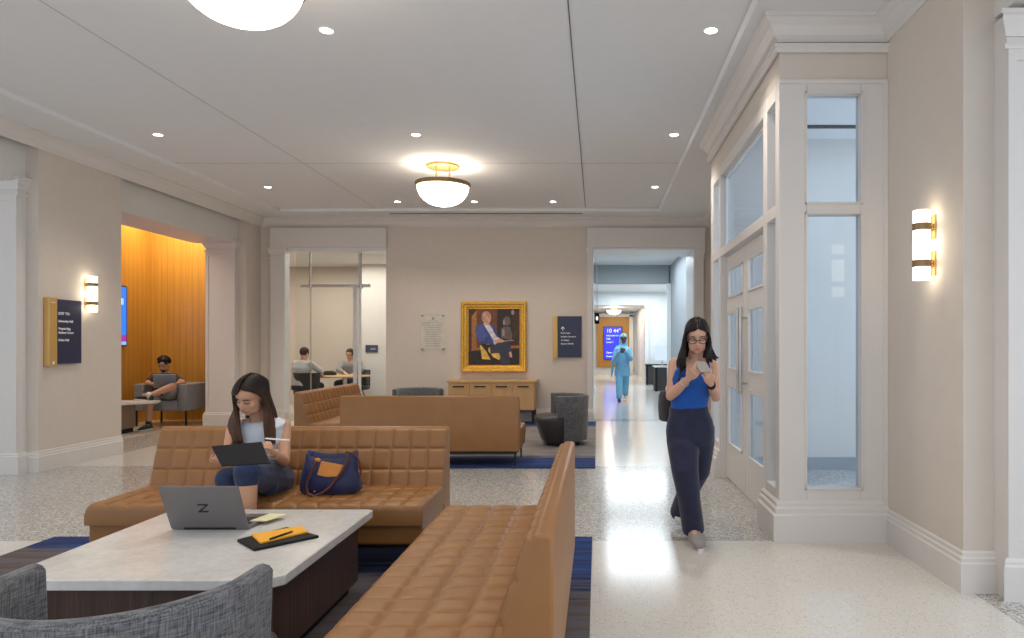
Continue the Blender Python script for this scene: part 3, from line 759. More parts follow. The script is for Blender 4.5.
pp_('pt_bronze',[(350,250),(375,235),(420,240),(437,300),(430,345),(350,320)]); pp_('pt_bronze',ellp(395,195,28,36)); pp_('pt_grey',ellp(372,205,7,22)); pp_('pt_grey',ellp(440,128,12,20)); pp_('pt_grey',ellp(368,280,10,30))
pp_('pt_yellow',[(190,380),(255,370),(270,420),(272,490),(205,485)]); pp_('pt_yellow',[(275,445),(330,435),(345,460),(340,490),(290,490)])
pp_('pt_trouser',[(265,390),(330,365),(400,350),(415,380),(412,440),(420,520),(345,525),(345,440),(270,440)])
pp_('pt_trouser',[(400,360),(425,380),(428,430),(410,440)]); pp_('pt_skin',[(410,432),(430,428),(436,475),(418,470)])
pp_('pt_dark',[(190,370),(300,378),(258,395),(250,420),(290,470),(330,490),(270,490),(240,430)])
pp_('pt_suit',[(160,235),(215,208),(290,225),(310,260),(330,320),(335,345),(300,375),(180,360),(165,320),(155,270)])
pp_('pt_suit2',[(165,240),(205,222),(235,300),(225,345),(185,350),(165,300)])
pp_('pt_shirt',[(215,210),(265,225),(300,280),(335,322),(310,375),(296,372),(292,345),(262,290),(235,250)])
pp_('pt_suit',[(272,225),(292,228),(315,275),(335,318),(322,322),(298,285)])
pp_('pt_skin',[(300,345),(340,325),(382,348),(360,358),(310,365)]); pp_('pt_grey',[(370,345),(448,338),(448,345),(380,352)])
pp_('pt_hair',ellp(238,165,37,47)); pp_('pt_skin',ellp(241,172,34,48)); pp_('pt_skin',[(215,195),(262,200),(262,228),(230,225)]); pp_('pt_hair',ellp(212,168,8,20))
pp_('pt_hair',ellp(230,165,6,3)); pp_('pt_hair',ellp(258,165,6,3)); pp_('pt_edge',ellp(246,200,9,3))
cv = b.build('canvas',pn_,pt,smooth=False)
b = MB(); b.box(fx0+.12,fx1-.12,12.470,12.49,fz0+.12,fz1-.12); b.build('backing','pt_dark',pt)

# acrylic plaque
pq = thing('plaque','clear acrylic plaque with lines of dark text left of the portrait','plaque',(-3.0,12.48,1.65))
b = MB(); b.box(-3.235,-2.765,12.462,12.47,1.29,1.97); b.build('panel','acrylic',pq,smooth=False)
simple('plaque_tint',(.68,.62,.55),.5); simple('plaque_text',(.40,.365,.33),.6)
b = MB(); b.box(-3.225,-2.775,12.494,12.4985,1.33,1.93); b.build('sheet','plaque_tint',pq)
for sx in (-3.19,-2.81):
    for sz in (1.325,1.935):
        b = MB(); b.tube([(sx,12.45,sz),(sx,12.503,sz)],.014,12); b.build('standoff','brass_dark',pq)
b = MB(); b.ell((-3.0,12.492,1.885),(.025,.004,.028)); b.build('emblem','plaque_text',pq)
Rb = Matrix.Rotation(PI/2,4,'X')
body = ["In recognition of the generous support","of those whose vision and commitment","have made possible this place of","learning, gathering and community","for students, faculty and friends","of the university, this hall is","dedicated with lasting gratitude","to all who pass through its doors","and carry its purpose forward","into the years that follow","with thanks from all of us"]
for k, s_ in enumerate(body):
    text_mesh('text_line', s_, .0245, 'plaque_text', pq, Matrix.Translation((-3.0,12.493,1.80-k*.042))@Rb, 'CENTER', .001, .0012)
text_mesh('text_line','DEDICATION',.03,'plaque_text',pq,Matrix.Translation((-3.0,12.493,1.835))@Rb,'CENTER',.001)
# navy directory right of the portrait
sg = thing('wayfinding_sign','navy directional sign with up arrow and gold side strip right of the portrait','sign',(-.55,12.48,1.55))
b = MB(); b.box(-.715,-.285,12.465,12.498,1.175,1.925); b.build('panel','navy_sign',sg,bev=.002)
b = MB(); b.box(-.805,-.72,12.44,12.498,1.155,1.925); b.build('side_strip','gold_sign',sg,bev=.003)
for k, s_ in enumerate(["Pierce Suite","Student Commons","1st Gallery","Rooms 150-200"]):
    text_mesh('text_line', s_, .036, 'sign_white', sg, Matrix.Translation((-.66,12.464,1.606-k*.065))@Rb, 'LEFT', .001, .0008)
b = MB(); b.prism([(-.66,1.70),(-.625,1.74),(-.59,1.70),(-.60,1.692),(-.62,1.712),(-.62,1.655),(-.63,1.655),(-.63,1.712),(-.65,1.692)],12.462,12.466,'y'); b.build('arrow','sign_white',sg)
# left wall sign
sg = thing('wayfinding_sign','navy exit directory sign with gold side strip on the left wall beside a sconce','sign',(XL+.02,7.83,1.55))
b = MB(); b.box(XL+.002,XL+.045,7.70,8.09,1.185,1.92); b.build('panel','navy_sign',sg,bev=.002)
b = MB(); b.box(XL+.002,XL+.07,7.585,7.695,1.165,1.93); b.build('side_strip','gold_sign',sg,bev=.003)
Rl = Matrix.Rotation(PI/2,4,'Z')@Rb
for s_, z_, sz in (("EXIT TO:",1.745,.042),("University Hall",1.66,.036),("Virginia Rigg",1.575,.036),("Student Center",1.53,.036),("Dolan Hall",1.445,.036)):
    text_mesh('text_line', s_, sz, 'sign_white', sg, Matrix.Translation((XL+.047,7.74,z_))@Rl, 'LEFT', .001, .0008)
text_mesh('text_line', 'Level 1', .022, 'sign_white', sg, Matrix.Translation((XL+.071,7.605,1.87))@Rl)
b = MB(); b.ell((XL+.07,7.64,1.2),(.003,.015,.02)); b.build('crest','sign_white',sg)
# office sign
tg = thing('room_sign','small navy room sign on the white wall inside the glass office','sign',(-5.14,15.58,1.3))
b = MB(); b.box(-5.28,-5.0,15.575,15.598,1.235,1.4); b.build('panel','navy_sign',tg,bev=.002)
text_mesh('text_line','QUIET',.045,'sign_white',tg,Matrix.Translation((-5.17,15.574,1.295))@Rb,'LEFT',.001)
# hanging sign in hall
hs = thing('hanging_sign','small black clock-like blade sign hanging inside the hall entrance','sign',(-.03,14.5,2.0))
b = MB(); b.box(-.05,.05,14.45,14.5,1.85,2.08); b.build('panel','black_plastic',hs,bev=.01)
b = MB(); b.ell((0,14.448,1.965),(.025,.004,.045)); b.build('symbol','screen_white',hs)
b = MB(); b.tube([(0,14.475,2.07),(0,14.475,3.68)],.006,8); b.build('hanger','steel',hs)

# ------------------------------------------------------------------ lamps
def make_pendant(label, x, y):
    t = thing('pendant_lamp', label, 'ceiling lamp', (x,y,ZT))
    b = MB(); b.lathe((x,y,ZT),[(.0,0),(.222,0),(.222,-.02),(.215,-.035),(.0,-.04)],40); b.build('canopy','brass',t)
    for a in range(4):
        an = PI/4+a*PI/2+.2; b = MB(); b.tube([(x+.12*math.cos(an),y+.12*math.sin(an),ZT-.03),(x+.12*math.cos(an),y+.12*math.sin(an),ZT-.235)],.011,10); b.build('stem','brass',t)
    b = MB(); b.lathe((x,y,ZT-.275),[(.325,.035),(.36,.035),(.362,-.02),(.335,-.02),(.325,.035)],48,cap=False); b.build('rim','brass_dark',t)
    pr = [(.33,.02)]; 
    for k in range(9): a = PI/2*k/8; pr.append((.335*math.cos(a)**.9 if k < 8 else 0, -.265*math.sin(a)))
    b = MB(); b.lathe((x,y,ZT-.275),pr,48); b.build('bowl','lamp_bowl',t)
    return t
make_pendant('brass and white glass bowl lamp hanging before the back wall', -2.03, 9.0)
make_pendant('large brass and white glass bowl lamp cut by the top edge of the photo', -2.02, 3.87)
DL = [(-2.04,5.15),(.86,5.15),(-4.95,7.7),(-2.04,7.7),(.87,7.7),(-4.94,10.25),(.87,10.25),(-3.3,11.3),(-2.03,11.3),(-.73,11.3)]
dn = ['recessed ceiling spotlight beside the nearest bowl lamp','recessed ceiling spotlight nearest the camera above the walkway','recessed ceiling spotlight nearest on the left side of the ceiling','recessed ceiling spotlight just in front of the far bowl lamp','recessed ceiling spotlight over the walkway beside the glass vestibule','recessed ceiling spotlight toward the far left ceiling corner','recessed ceiling spotlight toward the hall entrance','recessed ceiling spotlight at left of the far bowl lamp','recessed ceiling spotlight at right of the far bowl lamp','recessed ceiling spotlight nearest the ceiling seam by the back wall']
def spot(loc, en, ang=110, col=(1,.9,.78), blend=.9, r=.05, par=None, name='spotlight'):
    L = bpy.data.lights.new(name,'SPOT'); L.energy = en; L.spot_size = math.radians(ang); L.spot_blend = blend; L.color = col; L.shadow_soft_size = r
    o = bpy.data.objects.new(name,L); COL.objects.link(o); o.location = loc
    return o
def area(name, loc, rot, sx, sy, en, col):
    L = bpy.data.lights.new(name,'AREA'); L.shape = 'RECTANGLE'; L.size = sx; L.size_y = sy; L.energy = en; L.color = col
    o = bpy.data.objects.new(name,L); COL.objects.link(o); o.location = loc; o.rotation_euler = rot; return o
def make_down(x, y, label, z=ZT):
    t = thing('downlight', label, 'ceiling light', (x,y,z), 'recessed ceiling spotlights')
    b = MB(); b.lathe((x,y,z),[(.045,-.001),(.06,-.004),(.062,0),(.045,0)],24,cap=False); b.build('trim_ring','white_paint',t)
    b = MB(); b.lathe((x,y,z),[(.0,-.0015),(.046,-.0015),(.046,-.0005),(0,-.0005)],24); b.build('lens','downlight_glow',t)
    return t
for (x, y), l in zip(DL, dn):
    make_down(x, y, l); spot((x,y,ZT-.02), 62)
for x, y in ((-4.95,5.15),(-4.95,2.6),(-2.04,1.2),(.86,2.6),(-4.95,.3),(.86,.3)): spot((x,y,ZT-.02), 62)  # unseen spots without fixtures, added outside the view for more light
def make_sconce(label, wx, y, s):
    x = wx+s*.078
    t = thing('wall_sconce', label, 'wall lamp', (wx,y,2.0))
    b = MB(); b.cyl((x,y),.05,1.80,2.225,24); b.build('glass_tube','lamp_tube',t)
    for z in (1.90,2.125):
        b = MB(); b.cyl((x,y),.055,z-.022,z+.022,24); b.build('band','brass_dark',t)
        b = MB(); b.tube([(x,y,z),(wx+s*.01,y,z)],.014,10); b.build('arm','brass',t)
        b = MB(); b.box(min(wx,wx+s*.014),max(wx,wx+s*.014),y-.025,y+.025,z-.075,z+.075); b.build('back_plate','brass',t,bev=.002)
make_sconce('brass banded glowing tube sconce on the right wall beside the glass vestibule', XR, 4.2, -1)
make_sconce('small brass banded tube sconce on the left wall beside the exit directory', XL, 8.22, 1)

# lights: alcove, office, hall, vestibule, daylight from behind the camera
area('alcove_wash',(-7.5,12.05,3.8),(math.radians(25),0,0),1.3,.3,32,(1,.82,.50))
area('alcove_ceiling',(-7.8,10.0,3.8),(0,0,0),1.6,1.6,40,(1,.85,.65))
area('office_ceiling',(-5.6,14.3,3.2),(0,0,0),2.5,2.0,60,(1,.92,.82))
area('hall_light_near',(1.0,16.3,3.6),(0,0,0),1.5,4,95,(.82,.92,1))
area('hall_light_mid',(1.4,22.2,3.25),(0,0,0),2.2,3.5,100,(.85,.94,1))
area('hall_light_far',(.9,29.5,2.95),(0,0,0),1.2,5,70,(1,.86,.68))
area('street_daylight',(4.6,6.3,1.9),(0,math.radians(90),0),3.4,2.7,60,(.78,.89,1))
area('vestibule_fill',(2.4,6.3,3.66),(0,0,0),1.6,2.0,9,(.80,.90,1))  # unseen fill added to brighten the interior behind the dark door panes
area('passage_daylight',(5.5,2.0,1.9),(0,math.radians(90),0),3,3,25,(.75,.87,1))
w = bpy.data.worlds.new('world'); sc.world = w; w.use_nodes = True
w.node_tree.nodes['Background'].inputs[0].default_value = (.84,.91,1,1); w.node_tree.nodes['Background'].inputs[1].default_value = 1.05
# far hall lamp
hl = thing('pendant_lamp','small glowing bowl lamp at the far end of the hall','ceiling lamp',(.72,29.0,3.0))
b = MB(); b.lathe((.72,29.0,2.86),[(.3,0),(.27,-.08),(.15,-.15),(0,-.17)],24); b.build('bowl','lamp_bowl',hl)
b = MB(); b.cyl((.72,29.0),.12,2.86,3.0); b.build('canopy','brass',hl)

# ------------------------------------------------------------------ screens
tv = thing('wall_screen','blue screen on the wood panelled alcove wall','screen',(-8.25,11.1,1.9))
b = MB(); b.box(-8.28,-8.235,10.1,11.97,1.38,2.43); b.build('bezel','black_plastic',tv,bev=.003)
b = MB(); b.box(-8.235,-8.231,10.12,11.945,1.58,2.41,0); b.box(-8.235,-8.231,10.12,11.945,1.46,1.58,1); b.box(-8.235,-8.231,10.12,11.945,1.40,1.46,2); b.build('display',['screen_tv','screen_tv_pink','screen_tv_light'],tv,smooth=False)
text_mesh('text_line','Hall',.16,'screen_white',tv,Matrix.Translation((-8.229,11.62,2.1))@Rl,'LEFT',.001)
hs = thing('wall_screen','tall blue digital screen on the wood wall at the end of the hall','screen',(.77,32.88,1.5))
b = MB(); b.box(.32,1.22,32.84,32.9,.70,2.29); b.build('bezel','black_plastic',hs)
b = MB(); b.box(.34,1.20,32.835,32.841,.72,2.27); b.build('display','screen_blue',hs,smooth=False)
for s_, z_, sz, x_ in (('10 44°',2.0,.26,.45),('WELCOME TO CAMPUS',1.82,.085,.45),('Hall',1.66,.12,.45),('Level 1',1.5,.12,.45),('Open today',1.0,.12,.45),('Events',.82,.12,.45)):
    text_mesh('text_line',s_,sz,'screen_white',hs,Matrix.Translation((x_,32.833,z_))@Rb,'LEFT',.001,.002)
# desks beyond the hall
def desk(label, x0, x1, y0, y1, h):
    t = thing('desk', label, 'desk', ((x0+x1)/2,y0,0))
    b = MB(); b.box(x0-.03,x1+.03,y0-.03,y1+.03,h-.04,h); b.build('desk_top','quartz' if h > .74 else 'black_plastic',t,bev=.004)
    for xa in (x0, x1-.06):
        b = MB(); b.box(xa,xa+.06,y0,y1,0,h-.04); b.build('side_panel','black_plastic',t)
    b = MB(); b.box(x0+.06,x1-.06,y0+.02,y0+.06,.02,h-.04); b.build('front_panel','leather_dark',t)
desk('dark reception desk in the hall, nearer one',1.76,2.7,20.6,21.3,.76)
desk('dark reception desk in the hall, farther one',1.74,2.6,24.0,24.38,.72)
mn = thing('monitor','pale desktop screen standing on the nearer hall desk','monitor',(2.0,20.9,.76))
b = MB(); b.box(1.76,2.25,20.88,20.91,.93,1.38); b.build('display','screen_pale',mn,bev=.005)
b = MB(); b.box(1.98,2.02,20.9,20.93,.78,.95); b.box(1.9,2.1,20.85,20.98,.76,.78); b.build('stand','steel',mn)

# ------------------------------------------------------------------ alcove furniture
ac_ = thing('club_chair','boxy light grey armchair against the wood wall in the alcove','armchair',(-7.5,12.1,0))
b = MB(); b.box(-7.20,-7.04,11.72,12.46,.27,.73); b.build('armrest','felt_grey',ac_,bev=.015)
b = MB(); b.box(-7.95,-7.79,11.72,12.46,.27,.73); b.build('armrest','felt_grey',ac_,bev=.015)
b = MB(); b.box(-7.79,-7.20,12.28,12.46,.27,.73); b.build('backrest','felt_grey',ac_,bev=.015)
b = MB(); b.box(-7.79,-7.20,11.70,12.28,.27,.44); b.build('seat','felt_grey',ac_,bev=.02)
for xx in (-7.92,-7.07):
    for yy in (11.75,12.42):
        b = MB(); b.box(xx-.012,xx+.012,yy-.012,yy+.012,0,.27); b.build('leg','black_metal',ac_)
at = thing('low_table','low stone topped table with wood base in front of the man','table',(-7.7,11.0,0))
b = MB(); b.prism([(-8.25,10.50),(-7.55,10.50),(-7.1,10.98),(-7.12,11.14),(-8.25,11.14)],.46,.50); b.build('table_top','quartz',at,bev=.004)
b = MB(); b.box(-8.2,-7.47,10.66,11.05,.07,.46); b.build('base','alcove_base',at)
b = MB(); b.box(-8.18,-7.49,10.68,11.03,0,.07); b.build('plinth','black_plastic',at)
cup = MB(); cup.lathe((-7.24,11.04,.50),[(.0,0),(.03,0),(.036,.11),(.033,.11),(.028,.01),(0,.01)],20); tag(cup.build('drinking_glass','glass'),'clear drinking glass at the end of the low alcove table','glass')

# office furniture
ot = thing('meeting_table','round light wood meeting table inside the glass office','table',(-5.28,14.3,0))
b = MB(); b.lathe((-5.28,14.3,0),[(0,.735),(.52,.735),(.53,.745),(.53,.755),(.52,.765),(0,.765)],48); b.build('table_top','oak_top',ot)
b = MB(); b.cyl((-5.28,14.3),.045,.03,.735); b.cyl((-5.28,14.3),.28,0,.03,32); b.build('pedestal','steel',ot)
def office_chair(label, x, y, rz):
    t = thing('office_chair', label, 'chair')
    b = MB(); ring = []
    b = MB(); vs = []
    for k in range(13):
        a = math.radians(25+130*k/12); 
        vs.append((.27*math.cos(a), .24*math.sin(a)))
    rr = []
    for (px, py) in vs: rr.append([V((px,py,.48)),V((px*1.03,py*1.03,.85)),V((px*.93,py*.93,.85)),V((px*.9,py*.9,.48))])
    b.loft(rr); b.build('backrest','cloth_black',t)
    b = MB(); b.loft([b.ering((0,0,z),(1,0,0),(0,1,0),.25*s,.24*s,24,.7) for z, s in ((.42,.95),(.44,1),(.49,1),(.50,.96))]); b.build('seat','cloth_black',t)
    for k in range(4):
        a = PI/4+k*PI/2; b = MB(); b.tube([(.1*math.cos(a),.1*math.sin(a),.43),(.27*math.cos(a),.27*math.sin(a),0.005)],.012,8); b.build('leg','black_metal',t)
    t.location = (x,y,0); t.rotation_euler = (0,0,rz); return t
office_chair('black office chair under the man in white seen from behind, inside the glass office',-5.78,13.62,PI+.3)
office_chair('black office chair under the man in grey facing the camera in the glass office',-5.28,15.06,.0)
bagm = MB(); bagm.loft([bagm.ering((-5.62,14.35,z),(1,0,0),(0,1,0),.14*s,.07*s,18,.7) for z, s in ((.767,.9),(.78,1.05),(.83,1),(.86,.6))]); tag(bagm.build('backpack','cloth_black'),'black bag lying on the round meeting table','bag')
lapm = thing('laptop','small laptop in front of the man in grey in the glass office','laptop',(-5.2,14.45,.765))
b = MB(); b.box(-5.15,-4.87,14.40,14.60,.767,.78); b.build('laptop_base','aluminium_grey',lapm)

# ------------------------------------------------------------------ people
def frame(f, up=(0,0,1)):
    f = V(f).normalized(); r = f.cross(V(up)).normalized(); u = r.cross(f).normalized(); return f, r, u     # r = person's right
def add_head(mb, ex, c, f, s=1.0, eyes=True, look=0, mats=(1,2,3,4), up=(0,0,1), ears=True):
    f, r, u = frame(f, up); R = Matrix((r, f, u)).transposed(); c = V(c)
    def q(a, b_, d): return c+r*a*s+f*b_*s+u*d*s
    def e(p, rad, m=0, B=mb): B.ell(p, [x*s for x in rad], R, m)
    e(q(0,-.012,.035),(.073,.092,.088)); e(q(0,.020,-.035),(.062,.070,.082)); e(q(0,.05,-.09),(.026,.026,.020))
    e(q(0,.04,.04),(.062,.055,.06))
    for sg_ in (-1,1):
        e(q(sg_*.030,.046,-.028),(.030,.034,.034)); e(q(sg_*.034,.018,-.068),(.026,.052,.034))
        if ears: e(q(sg_*.075,-.005,-.012),(.010,.018,.030))
    mb.cap(q(0,.083,.008),.008*s,q(0,.100,-.030),.012*s); e(q(0,.094,-.034),(.016,.012,.009))
    e(q(0,.078,-.062),(.024,.014,.012))
    if eyes:
        for sg_ in (-1,1):
            if look == 0:
                e(q(sg_*.031,.079,.002),(.015,.008,.007),mats[1],ex); e(q(sg_*.031,.0845,.000),(.0075,.005,.0065),mats[2],ex)
            ex.tube([q(sg_*.015,.083,.004-look*.005),q(sg_*.031,.088,.003-look*.007),q(sg_*.048,.077,.004-look*.006)],.0026*s,6,mats[2])
            ex.tube([q(sg_*.014,.092,.024),q(sg_*.032,.094,.030),q(sg_*.052,.080,.024)],[.0025*s,.0035*s,.002*s],6,mats[3])
        e(q(0,.089,-.058),(.021,.007,.0045),mats[0],ex); e(q(0,.088,-.066),(.018,.008,.0055),mats[0],ex)
    return q
def add_hand(mb, w, d, n, side, s=1.0, curls=(.5,.5,.5,.5), thumb=(.5,.8,.3), nails=None):
    """w wrist, d toward the fingers, n where the palm faces, side = thumb side"""
    w, d, n = V(w), V(d).normalized(), V(n); n = (n-d*n.dot(d)).normalized(); k = V(side); k = (k-d*k.dot(d)-n*k.dot(n)).normalized()
    rings = [mb.ering(w+d*t*s, k, n, a*s, b*s, 14) for t, a, b in ((-.02,.024,.018),(.0,.026,.018),(.03,.036,.017),(.065,.041,.015),(.088,.039,.012),(.094,.034,.008))]
    mb.loft(rings)
    for i, (off, L) in enumerate(((.030,.072),(.010,.082),(-.010,.076),(-.029,.060))):
        p = w+d*(.086 if i < 3 else .078)*s+k*off*s; a = 0; c_ = curls[i]
        for j, (fl_, r0, r1) in enumerate(((.45,.0088,.0082),(.32,.0082,.0074),(.25,.0074,.0062))):
            a += c_*(.7 if j == 0 else .9); dir_ = d*math.cos(a)+n*math.sin(a)
            q = p+dir_*L*fl_*s; mb.cap(p,r0*s,q,r1*s,n=10); p = q
    p = w+d*.022*s+k*.026*s; t = (d*thumb[0]+k*thumb[1]+n*thumb[2]).normalized()
    q = p+t*.042*s; mb.cap(p,.014*s,q,.010*s,n=10); t2 = (t+d*.8+n*.25).normalized(); mb.cap(q,.010*s,q+t2*.034*s,.0078*s,n=10)
def limb(mb, pts, rs):
    for i in range(len(pts)-1): mb.cap(pts[i], rs[i], pts[i+1], rs[i+1])
def torso(mb, st, right, p=.85, n=24):
    """st: list of (center, half width, half depth)"""
    right = V(right).normalized(); rings = []
    for i, (c, a, b_) in enumerate(st):
        t = (V(st[min(i+1,len(st)-1)][0])-V(st[max(i-1,0)][0])).normalized(); r = (right-t*right.dot(t)).normalized(); f = t.cross(r)
        rings.append(mb.ering(c, r, f, a, b_, n, p))
    mb.loft(rings)
def lerp(a, b, t): return V(a)*(1-t)+V(b)*t
def person(label, loc): return thing('person', label, 'person', loc)
def hair_cap(c, f, s=1.0, rad=(.082,.100,.096), cut=.045, low=-.02, hl=.068, up=(0,0,1)):
    f, r, u = frame(f, up); mb = MB(); vs = []; nu, nv = 40, 28; keep = []
    for k in range(nv+1):
        t = -PI/2+PI*k/nv
        for i in range(nu):
            a = 2*PI*i/nu; vs.append((rad[0]*math.cos(t)*math.cos(a), -.012+rad[1]*math.cos(t)*math.sin(a), .035+rad[2]*math.sin(t)))
    fs = []
    for k in range(nv):
        for i in range(nu):
            q = (k*nu+i, k*nu+(i+1)%nu, (k+1)*nu+(i+1)%nu, (k+1)*nu+i)
            m = V((0,0,0)); 
            for z in q: m += V(vs[z])/4
            face = m.y > cut-.5*max(0,m.z-.02) and m.z < hl
            if face or (m.z < low and m.y > -.02) or m.z < low-.05: continue
            fs.append(q)
    o = len(vs)   # inner skin so the cap has thickness
    inn = [(x*.93, y*.93, .035+(z-.035)*.93) for x, y, z in vs]
    pts = [V(c)+r*p[0]*s+f*p[1]*s+u*p[2]*s for p in vs+inn]
    mb.add(pts, fs+[tuple(i+o for i in q[::-1]) for q in fs]); return mb
def drape(mb, c, f, s, up, sg, ends, n, r0=.010, seed=1, fr=(-.085,.080), side=(-.075,.040), hlw=.084):
    """locks that start on the parting, follow the skull to the side sg and fall to points between ends[0] (front) and ends[1] (back)"""
    rd = random.Random(seed); f, r, u = frame(f, up); c = V(c)
    for k in range(n):
        t = (k+rd.uniform(0,1))/n; f0 = fr[1]+(fr[0]-fr[1])*t; f1 = side[1]+(side[0]-side[1])*t; pts = []
        for a in (4,22,40,58,76,92):
            a = math.radians(a); sa, ca = math.sin(a), math.cos(a); ff = f0*ca+f1*sa
            sh = math.sqrt(max(.10, 1-(ff+.012)**2/.0122))
            pts.append(c+(r*sg*hlw*sa*sh**.5+f*ff+u*(.036+.100*ca*sh))*s)
        A, B = ends
        for p, q in zip(A, B): pts.append(lerp(p, q, t)+V((rd.uniform(-.010,.010),rd.uniform(-.010,.010),rd.uniform(-.012,.012))))
        m = len(pts); sm = [pts[0]]
        for i in range(m-1):
            sm += [lerp(pts[i],pts[i+1],.5), pts[i+1]]
        for _ in range(2): sm = [sm[0]]+[(sm[i-1]+sm[i]*2+sm[i+1])/4 for i in range(1,len(sm)-1)]+[sm[-1]]
        m = len(sm); mb.tube(sm, [r0*(.75 if i < m*.55 else 1.05) * (1 if i < m-3 else (m-1-i)*.25+.2) for i in range(m)], 7)
FM = ['skin','lip','eye_white','eye_dark','hair_brow']

# ---- walking woman in blue
def walking_woman():
    t = person('woman walking in bright blue tank top and navy wide trousers looking at her phone', (.69,4.9,0))
    rt = V((-1,0.05,0))      # her right is image left
    pel, wai, che, nck = P(690,430,4.9), P(689,406,4.87), P(691,381,4.86), P(695,360,4.86)
    hd = P(697,337,4.79); f = V((-.10,-1,-.30))
    b = MB(); ex = MB()
    q = add_head(b, ex, hd, f, .98, look=1); b.cap(q(0,-.02,-.06),.050,nck+V((0,.01,-.01)),.054)
    torso(b,[(pel-V((0,0,.06)),.13,.10),(pel,.155,.105),(lerp(pel,wai,.6),.13,.09),(wai,.115,.082),(lerp(wai,che,.5),.125,.09),(che,.140,.10),(lerp(che,nck,.55),.145,.085),(lerp(che,nck,.85),.11,.06),(nck,.055,.05)],rt)
    shR, shL = P(675,364,4.87), P(712,365,4.90)
    elR, elL = P(670.5,396,4.82), P(716,397,4.84)
    wrR, wrL = P(689,378,4.60), P(710.5,383,4.62)
    for sh, el, wr in ((shR,elR,wrR),(shL,elL,wrL)):
        b.cap(lerp(nck,sh,.35)-V((0,0,.015)),.045,sh,.047); limb(b,[sh,lerp(sh,el,.4),el,lerp(el,wr,.35),wr],[.047,.043,.034,.037,.022])
    ph = P(703,367,4.50)
    add_hand(b, wrR, (P(697,370,4.50)-wrR), V((.5,.6,.6)), V((.1,-.3,1)), .92, (.7,.75,.8,.85), (.6,.5,.5))
    add_hand(b, wrL, (P(706.5,372,4.52)-wrL), V((-.4,.6,.6)), V((-.4,-.3,1)), .92, (.9,.95,1,1.05), (.7,.5,.4))
    hpR, hpL = P(682,432,4.9), P(700,432,4.92)
    knR, knL = P(685,470,4.76), P(698,470,4.98)
    anR, anL = P(693,526,4.84), P(679.5,508,5.40)
    limb(b,[hpR,knR,anR],[.078,.052,.038]); limb(b,[hpL,knL,anL],[.078,.052,.038])
    limb(b,[anR-V((0,0,.02)),anR+V((0,-.10,-.05))],[.035,.028]); limb(b,[anL-V((0,0,.02)),anL+V((0,-.09,-.06))],[.035,.028])
    blob(b,'body',.0048,['skin_light']+FM[1:],3,ex,t)
    # tank top
    b = MB(); torso(b,[(P(689,411,4.875),.136,.102),(wai+V((0,0,.0)),.130,.096),(lerp(wai,che,.5),.137,.106),(che+V((0,-.008,0)),.150,.118),(lerp(che,nck,.35),.140,.105),(lerp(che,nck,.5),.115,.09)],rt)
    for sx in (-.105,.09):
        b.tube([che+V((sx*.9,-.10,.05)),lerp(che,nck,.65)+V((sx*.95,-.085,0)),nck+V((sx*.95,-.02,-.012)),nck+V((sx*.95,.05,-.03)),lerp(che,nck,.5)+V((sx*.9,.09,0))],[.03,.024,.02,.022,.03],8,flat=.5)
    blob(b,'tank_top',.006,['cloth_blue'],3,parent=t)
    # trousers
    b = MB(); torso(b,[(P(688.5,408,4.875)+V((0,0,.02)),.137,.104),(P(689,414,4.88),.143,.108),(lerp(pel,wai,.35),.165,.125),(pel,.174,.132),(pel-V((0,0,.07)),.168,.13),(pel-V((0,0,.11)),.12,.10)],rt)
    def leg(hp, kn, an, hem, a0, a1, a2, a3):
        torso(b,[(hp+V((0,0,.05)),a0,.11),(hp-V((0,0,.06)),a0*1.0,.115),(lerp(hp,kn,.5),a0*.97,.105),(kn,a1,.095),(lerp(kn,an,.5),a2,.088),(hem,a3,.09)],rt,1.0)
    leg(hpR,knR,anR,P(693.5,531,4.87),.112,.096,.080,.080); leg(hpL,knL,anL,P(680,514,5.36),.106,.088,.076,.084)
    tr = blob(b,'trousers',.008,['cloth_navy'],14,parent=t)
    # shoes
    def shoe(p, toe, up):
        p, toe = V(p), V(toe); d = (toe-p).normalized(); r = d.cross(V(up)).normalized(); u = r.cross(d); L = (toe-p).length
        m = MB(); m.loft([m.ering(p+d*L*s+u*(h/2), r, u, w_, h/2, 16, .8) for s, w_, h in ((-.02,.026,.06),(.03,.040,.10),(.3,.044,.105),(.55,.050,.085),(.8,.054,.07),(.95,.044,.056),(1.0,.02,.04))]); return m
    m = shoe((anR.x-.005,anR.y+.06,.012),(anR.x+.02,anR.y-.20,.012),(0,0,1)); so = m.build('shoe','shoe_grey',t,sharp=60)
    m = MB(); m.loft([m.ering((anR.x+.005-dx*.0+.02*k/4,anR.y+.06-.26*k/4,.008),(1,0,0),(0,0,1),w_,.008,14) for k,(w_,dx) in enumerate(((.03,0),(.038,0),(.042,0),(.046,0),(.025,0)))]); m.build('sole','shoe_white',so)
    m = shoe((anL.x,anL.y+.05,.10),(anL.x,anL.y-.14,.01),(0,.5,.86)); m.build('shoe','shoe_white',t,sharp=60)
    # hair
    f_, r_, u_ = frame(f); m = hair_cap(hd,f,.98,rad=(.080,.100,.097),cut=.0,low=-.06,hl=.115)
    up0 = (0,0,1)
    drape(m,hd,f,.98,up0,1,([hd+r_*.090-u_*.05+f_*.02, P(684.5,352,4.74), P(684,362,4.72), P(685,369,4.71)],[hd+r_*.088-u_*.08-f_*.05, P(678,356,4.82), P(677.5,366,4.80), P(679,373,4.78)]),40,seed=1)
    drape(m,hd,f,.98,up0,-1,([hd-r_*.090-u_*.05+f_*.02, P(706,352,4.73), P(706.5,358,4.71), P(707,363,4.71)],[hd-r_*.092-u_*.07-f_*.05, P(710,350,4.82), P(714,355,4.79), P(718,359,4.77)]),40,seed=2)
